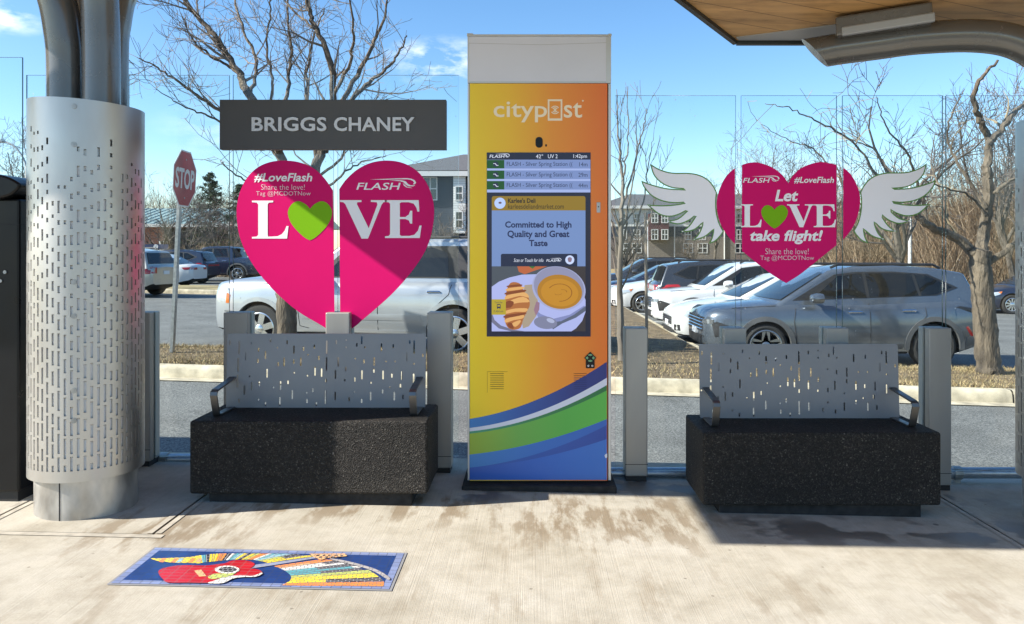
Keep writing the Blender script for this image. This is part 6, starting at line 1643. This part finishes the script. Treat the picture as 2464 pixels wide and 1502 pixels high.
# ------------------------------------------------------------------ buildings
def siding(name, col, step=.16):
    m = mat(name, col, .75); nt = m.node_tree; b = nt.nodes['Principled BSDF']
    sp = nd(nt, 'ShaderNodeSeparateXYZ', {0: nd(nt, 'ShaderNodeTexCoord').outputs['Object']})
    f = mth(nt, 'FRACT', mth(nt, 'MULTIPLY', sp.outputs[2], 1 / step))
    nt.links.new(mixc(nt, mth(nt, 'LESS_THAN', f, .16), col, tuple(c * .55 for c in col)), b.inputs['Base Color']); return m
def brick(name, c1, c2, mo=(.32, .30, .27), scale=4.0):
    m = mat(name, c1, .85); nt = m.node_tree; b = nt.nodes['Principled BSDF']
    o = nd(nt, 'ShaderNodeTexCoord').outputs['Object']
    sw = nd(nt, 'ShaderNodeMapping', {'Vector': o, 'Rotation': (R(90), 0, 0)}).outputs[0]
    t = nd(nt, 'ShaderNodeTexBrick', {'Vector': sw, 'Color1': c4(c1), 'Color2': c4(c2), 'Mortar': c4(mo), 'Scale': scale, 'Mortar Size': .02})
    nt.links.new(t.outputs[0], b.inputs['Base Color']); return m
navy_s = siding('navy lap siding', (0.03, 0.042, 0.065)); white_s = siding('white lap siding', (0.62, 0.62, 0.60)); maroon_s = siding('maroon siding', (0.075, 0.022, 0.028))
dbrick = brick('dark brick', (0.085, 0.07, 0.06), (0.13, 0.10, 0.085)); rbrick = brick('red brick', (0.30, 0.10, 0.06), (0.36, 0.13, 0.08))
shingle = mat('grey shingles', (0.085, 0.085, 0.09), .9, var=.4, vscale=9); wtrim = mat('white trim', (0.55, 0.55, 0.54), .6)
wglass = mat('house window', (0.03, 0.036, 0.042), .06, spec=.8); green_roof = mat('standing seam green roof', (0.30, 0.40, 0.38), .5, .3, var=.1)
def window(b, x, z, w_, h_, y, bars=True, off=(0, 0, 0)):
    f = MB(off); e = .07
    f.box(x - w_ / 2 - e, x + w_ / 2 + e, y - .06, y + .02, z - e, z); f.box(x - w_ / 2 - e, x + w_ / 2 + e, y - .06, y + .02, z + h_, z + h_ + e)
    f.box(x - w_ / 2 - e, x - w_ / 2, y - .06, y + .02, z, z + h_); f.box(x + w_ / 2, x + w_ / 2 + e, y - .06, y + .02, z, z + h_)
    f.box(x - w_ / 2, x + w_ / 2, y - .045, y + .02, z + h_ / 2 - .04, z + h_ / 2 + .04)
    if bars: f.box(x - .035, x + .035, y - .043, y + .02, z, z + h_ / 2 - .04); f.box(x - .035, x + .035, y - .043, y + .02, z + h_ / 2 + .04, z + h_)
    o = f.build('window', wtrim, b)
    g_ = MB(off); g_.box(x - w_ / 2, x + w_ / 2, y - .012, y + .01, z, z + h_); g_.build('pane', wglass, o)
# apartments behind the winged heart
Ya = 78; za = zfar(0, Ya)
A = thing('apartment_building', 'long dark brick apartment building with white upper floor behind the left wing', 'building', (PX(1650, Ya), Ya, za)); ao = A.location
ax0, ax1 = PX(1440, Ya), PX(2060, Ya)
z1_, z2_, z3_ = PZ(598, Ya), PZ(533, Ya), PZ(492, Ya); zt_ = PZ(461, Ya)
m = MB(ao); m.box(ax0, ax1, Ya, Ya + 14, za - 1, z1_ + 1.2); m.build('wall', dbrick, A)
m = MB(ao); m.box(ax0, ax1, Ya + .03, Ya + 14, z1_ + 1.2, PZ(545, Ya)); m.build('wall', navy_s, A)
m = MB(ao); m.box(ax0, ax1, Ya + .03, Ya + 14, PZ(545, Ya), PZ(497, Ya)); m.build('wall', white_s, A)
m = MB(ao); m.box(PX(1558, Ya), PX(1606, Ya), Ya - .7, Ya + .02, PZ(578, Ya), PZ(515, Ya)); m.build('bay', maroon_s, A)
m = MB(ao); m.box(PX(1905, Ya), PX(1935, Ya), Ya - .7, Ya + .02, PZ(590, Ya), PZ(480, Ya)); m.build('bay', maroon_s, A)
m = MB(ao); zz = PZ(497, Ya)
m.add([(ax0 - .5, Ya - .5, zz), (ax1 + .5, Ya - .5, zz), (ax1 + .5, Ya + 14.5, zz), (ax0 - .5, Ya + 14.5, zz), (ax0 + 4, Ya + 7, PZ(455, Ya)), (ax1 - 4, Ya + 7, PZ(455, Ya))], [(0, 1, 5, 4), (1, 2, 5), (2, 3, 4, 5), (3, 0, 4), (3, 2, 1, 0)])
m.build('roof', shingle, A, fix=True)
m = MB(ao); m.box(ax0 - .5, ax1 + .5, Ya - .56, Ya - .5, zz - .25, zz + .05); m.build('gutter', wtrim, A)
for px in (1500, 1532, 1572, 1596, 1655, 1690, 1780, 1830, 1960, 2010):
    for k, (py, hpx) in enumerate(((608, 21), (576, 22), (536, 20))):
        if 1555 < px < 1610 and k == 0: continue
        yq = Ya - .7 if (1558 < px < 1606 and k > 0) else Ya
        window(A, PX(px, Ya), PZ(py, Ya), PX(px + (20 if k == 0 else 13), Ya) - PX(px, Ya), hpx * Ya / F, yq - .02 if yq < Ya else Ya - (.0 if k == 0 else -.03), off=ao)
for px in (1622, 1742, 1870):
    m = MB(ao); m.tube([(PX(px, Ya), Ya - .1, za), (PX(px, Ya), Ya - .1, PZ(498, Ya))], .07, 6); m.build('downpipe', wtrim, A)
# navy house between heart and kiosk
Yn = 50; zn = zfar(0, Yn)
Bn = thing('apartment_building', 'navy sided house with hipped grey roof and white window bay left of the kiosk', 'building', (PX(1100, Yn), Yn, zn)); bo = Bn.location
bx0, bx1 = PX(945, Yn), PX(1300, Yn)
m = MB(bo); m.box(bx0, bx1, Yn, Yn + 12, zn - .5, PZ(428, Yn)); m.build('wall', navy_s, Bn)
m = MB(bo); m.box(bx0, bx1, Yn - .04, Yn, zn - .5, PZ(574, Yn)); m.build('wall_base', dbrick, Bn)
m = MB(bo); m.box(PX(1092, Yn), PX(1121, Yn), Yn - .5, Yn + .02, PZ(562, Yn), PZ(422, Yn)); m.build('bay', white_s, Bn)
m = MB(bo); m.box(bx0 - .7, bx1 + .7, Yn - .75, Yn - .6, PZ(424, Yn - .7), PZ(412, Yn - .7)); m.build('fascia_board', wtrim, Bn)
ze = PZ(413, Yn); zr = PZ(372, Yn + 6)
m = MB(bo); m.add([(bx0 - .8, Yn - .7, ze), (bx1 + .8, Yn - .7, ze), (bx1 + .8, Yn + 12.7, ze), (bx0 - .8, Yn + 12.7, ze), (PX(1115, Yn + 6), Yn + 6, zr), (bx1 - 3, Yn + 6, zr)], [(0, 1, 5, 4), (1, 2, 5), (2, 3, 4, 5), (3, 0, 4), (3, 2, 1, 0)]); m.build('roof', shingle, Bn, fix=True)
for py, hh in ((482, 30), (548, 36)): window(Bn, PX(1106, Yn), PZ(py, Yn), .38, hh * Yn / F, Yn - .5, False, off=bo)
for px in (990, 1035): window(Bn, PX(px, Yn), PZ(480, Yn), .8, 1.4, Yn, True, off=bo)
# brick hall with green metal roof
Yh = 85; zh = zfar(0, Yh)
Hh = thing('brick_hall', 'low red brick hall with pale green metal roof behind the left car park', 'building', (PX(430, Yh), Yh, zh)); ho = Hh.location
hx0, hx1 = PX(-260, Yh), PX(700, Yh); zev = PZ(541, Yh); ztp = PZ(502, Yh + 9)
m = MB(ho); m.box(hx0, hx1, Yh, Yh + 18, zh - 1, zev); m.build('wall', rbrick, Hh)
m = MB(ho); m.box(PX(397, Yh), hx1, Yh - .12, Yh, zh - 1, zev - .4); m.build('porch_shade_slab', mat('shaded porch', (0.05, 0.045, 0.04), .8), Hh)  # thin dark slab, porch shade put into its colour
m = MB(ho); m.add([(hx0 - 1, Yh - 1.2, zev), (hx1 + 1, Yh - 1.2, zev), (hx1 + 1, Yh + 9, ztp), (hx0 - 1, Yh + 9, ztp), (hx1 + 1, Yh + 19.2, zev), (hx0 - 1, Yh + 19.2, zev)], [(0, 1, 2, 3), (3, 2, 4, 5), (0, 3, 5), (1, 4, 2)]); m.build('roof', green_roof, Hh, fix=True)
m = MB(ho); x = hx0
while x < hx1:
    m.add([(x - .03, Yh - 1.2, zev + .01), (x + .03, Yh - 1.2, zev + .01), (x + .03, Yh + 9, ztp + .01), (x - .03, Yh + 9, ztp + .01), (x, Yh - 1.2, zev + .09), (x, Yh + 9, ztp + .09)], [(0, 4, 5, 3), (4, 1, 2, 5)]); x += .9
m.build('roof_seam', green_roof, Hh)
m = MB(ho); m.box(hx0 - 1, hx1 + 1, Yh - 1.3, Yh - 1.2, zev - .3, zev + .05); m.build('gutter', wtrim, Hh)
p = P(393, 586, Yh - .5); m = MB(ho); m.box(p.x - .3, p.x + .4, p.y - .4, p.y + .2, p.z - .25, p.z + .25); m.tube([p, p + Vector((-1.2, .4, -.6))], .08, 6); m.build('security_camera', wtrim, Hh)

# ------------------------------------------------------------------ street furniture beyond the glass
Ysg = 11.15
t = thing('stop_sign', 'red octagonal stop sign on a leaning galvanised post', 'road sign', tuple(P(417, 858, Ysg)))
top_, bot_ = P(441, 368, Ysg), P(417, 864, Ysg)
ux = (top_ - bot_).normalized(); c0 = P(443, 431, Ysg) + Vector((0, -.03, 0))
sx_ = Vector((-.05, 1, 0)).normalized(); sx_ = (sx_ - ux * sx_.dot(ux)).normalized(); ny_ = sx_.cross(ux)
if ny_.x < 0: ny_ = -ny_
m = MB(t.location)
pw, pd = sx_ * .03, ny_ * .02
# U-channel post: web and two flanges
vs = []
for c in (bot_, top_):
    for a, b_ in ((-1, 0), (1, 0), (1, 1.4), (.8, 1.4), (.8, .25), (-.8, .25), (-.8, 1.4), (-1, 1.4)): vs.append(c + sx_ * (.045 * a) - ny_ * (.03 * b_))
m.add(vs, [(i, (i + 1) % 8, (i + 1) % 8 + 8, i + 8) for i in range(8)] + [tuple(range(8)), tuple(range(8, 16))[::-1]]); m.build('post', M['galv'], t, fix=True)
def octo(r, d):
    return [c0 + sx_ * (r * math.cos(math.pi / 8 + k * math.pi / 4)) + ux * (r * math.sin(math.pi / 8 + k * math.pi / 4)) + ny_ * d for k in range(8)]
red_s = mat('stop red', (0.36, 0.022, 0.025), .45, var=.25, vscale=3); rw = mat('reflective white', (0.66, 0.64, 0.63), .5)
def disc(r, d0, d1, nm, mt, par):
    m = MB(t.location); m.add(octo(r, d0) + octo(r, d1), [tuple(range(8)), tuple(range(8, 16))[::-1]] + [(i, (i + 1) % 8, (i + 1) % 8 + 8, i + 8) for i in range(8)]); return m.build(nm, mt, par, fix=True)
plate_ = disc(.443, .022, .026, 'sign_plate', rw, t); disc(.420, .0262, .0275, 'sign_face', red_s, plate_)
vs, fs = text_geo('STOP', .028, 0); axm = min(v.x for v in vs); bxm = max(v.x for v in vs); aym = min(v.y for v in vs); bym = max(v.y for v in vs)
m = MB(t.location); m.add([c0 + sx_ * ((v.x - axm) / (bxm - axm) - .5) * .68 + ux * ((v.y - aym) / (bym - aym) - .5) * .30 + ny_ * .029 for v in vs], fs); m.build('lettering', rw, plate_)
m = MB(t.location)
for k in (-.28, .28): m.tube([c0 + ux * k + ny_ * .026, c0 + ux * k + ny_ * .034], .014, 8)
m.build('bolt', M['galv'], plate_)

Yp = 12.6
t = thing('sign_post', 'thin brown post with a white sign turned edge on, over the grass strip', 'road sign', tuple(P(1555, 800, Yp)))
m = MB(t.location); a, b_ = P(1556, 860, Yp), P(1552.5, 512, Yp); m.tube([a, b_], .026, 6); m.build('post', mat('rusty post', (0.24, 0.20, 0.16), .7, .3, var=.3), t)
m = MB(t.location); p0, p1 = P(1558, 620, Yp - .04), P(1557, 530, Yp - .04)
m.add([p0 + Vector((-.006, -.02, 0)), p0 + Vector((.016, .40, 0)), p1 + Vector((.016, .40, 0)), p1 + Vector((-.006, -.02, 0)), p0 + Vector((.006, -.022, 0)), p0 + Vector((.028, .398, 0)), p1 + Vector((.028, .398, 0)), p1 + Vector((.006, -.022, 0))], [(0, 1, 2, 3), (4, 7, 6, 5), (0, 3, 7, 4), (1, 5, 6, 2), (3, 2, 6, 7), (0, 4, 5, 1)]); m.build('sign_plate', rw, t, fix=True)
def pole(px, pb, pt_, Y, r, label, name='lamp_post', cat='lamp post', mt=None, arm=None):
    t = thing(name, label, cat, tuple(P(px, pb, Y))); m = MB(t.location); m.smooth = True
    m.tube([P(px, pb, Y), P(px, pt_, Y)], [r, r * .7], 10); m.build('post', mt or M['galv'], t)
    if arm:
        m = MB(t.location); m.smooth = True; m.tube([tuple(v) for v in crom([tuple(P(x, y, Y)) for x, y in arm], 5, False)], r * .5, 8); m.build('arm', mt or M['galv'], t)
        e_ = P(*arm[-1], Y); m = MB(t.location); m.box(e_.x - .5, e_.x + .1, Y - .14, Y + .14, e_.z - .04, e_.z + .1); m.build('lamp_head', M['alu'], t, bevel=.03)
    return t
pole(2189, 655, 440, 36, .095, 'white painted lamp post standing below the right wing', mt=wtrim)
pole(64, 690, 400, 30, .07, 'grey street lamp with a curved arm behind the far left panes', arm=[(64, 420), (60, 390), (42, 360), (20, 344), (2, 341)])
fp = pole(551, 640, 515, 70, .07, 'thin flag pole in front of the green roofed hall', 'flag_pole', 'flag pole', wtrim)
m = MB(fp.location); p = P(551, 520, 70); fv = [p + Vector((.02 + .09 * j + .02 * math.sin(i), .05 * math.sin(j * 2 + i * .6), -.32 * i)) for i in range(5) for j in range(4)]
m.add(fv, [(i * 4 + j, i * 4 + j + 1, i * 4 + j + 5, i * 4 + j + 4) for i in range(4) for j in range(3)]); fm = mat('striped flag', (.5, .08, .1), .8)
nt = fm.node_tree; spz = nd(nt, 'ShaderNodeSeparateXYZ', {0: nd(nt, 'ShaderNodeTexCoord').outputs['Object']})
nt.links.new(mixc(nt, mth(nt, 'LESS_THAN', mth(nt, 'FRACT', mth(nt, 'MULTIPLY', spz.outputs[2], 5)), .5), (.5, .04, .06), (.7, .7, .7)), nt.nodes['Principled BSDF'].inputs['Base Color'])
m.build('flag', fm, fp)
Yb = 50; t = thing('information_board', 'dark blue notice board with white lettering lines in front of the brick hall', 'sign', tuple(P(378, 640, Yb)))
m = MB(t.location); bl = P(347, 626, Yb); tr2 = P(404, 588, Yb); m.box(bl.x, tr2.x, Yb, Yb + .12, bl.z, tr2.z); brd = m.build('board', mat('notice blue', (0.02, 0.035, 0.10), .5), t)
m = MB(t.location)
for px in (350, 401): m.tube([P(px, 655, Yb + .06), P(px, 588, Yb + .06)], .06, 6)
m.build('post', wtrim, t)
m = MB(t.location)
for y_, x0_, x1_ in ((602, 355, 397), (606, 360, 392), (610, 366, 386), (617, 356, 396)): 
    a, b_ = P(x0_, y_ + .55, Yb), P(x1_, y_ - .55, Yb); m.add([(a.x, Yb - .01, a.z), (b_.x, Yb - .01, a.z), (b_.x, Yb - .01, b_.z), (a.x, Yb - .01, b_.z)], [(0, 1, 2, 3)])
m.build('lettering_line', rw, brd)
m = MB(t.location); cc = P(375, 594, Yb); m.add([(cc.x + .16 * math.cos(a), Yb - .012, cc.z + .16 * math.sin(a)) for a in [i * math.pi / 8 for i in range(16)]], [tuple(range(16))]); m.build('emblem', rw, brd)
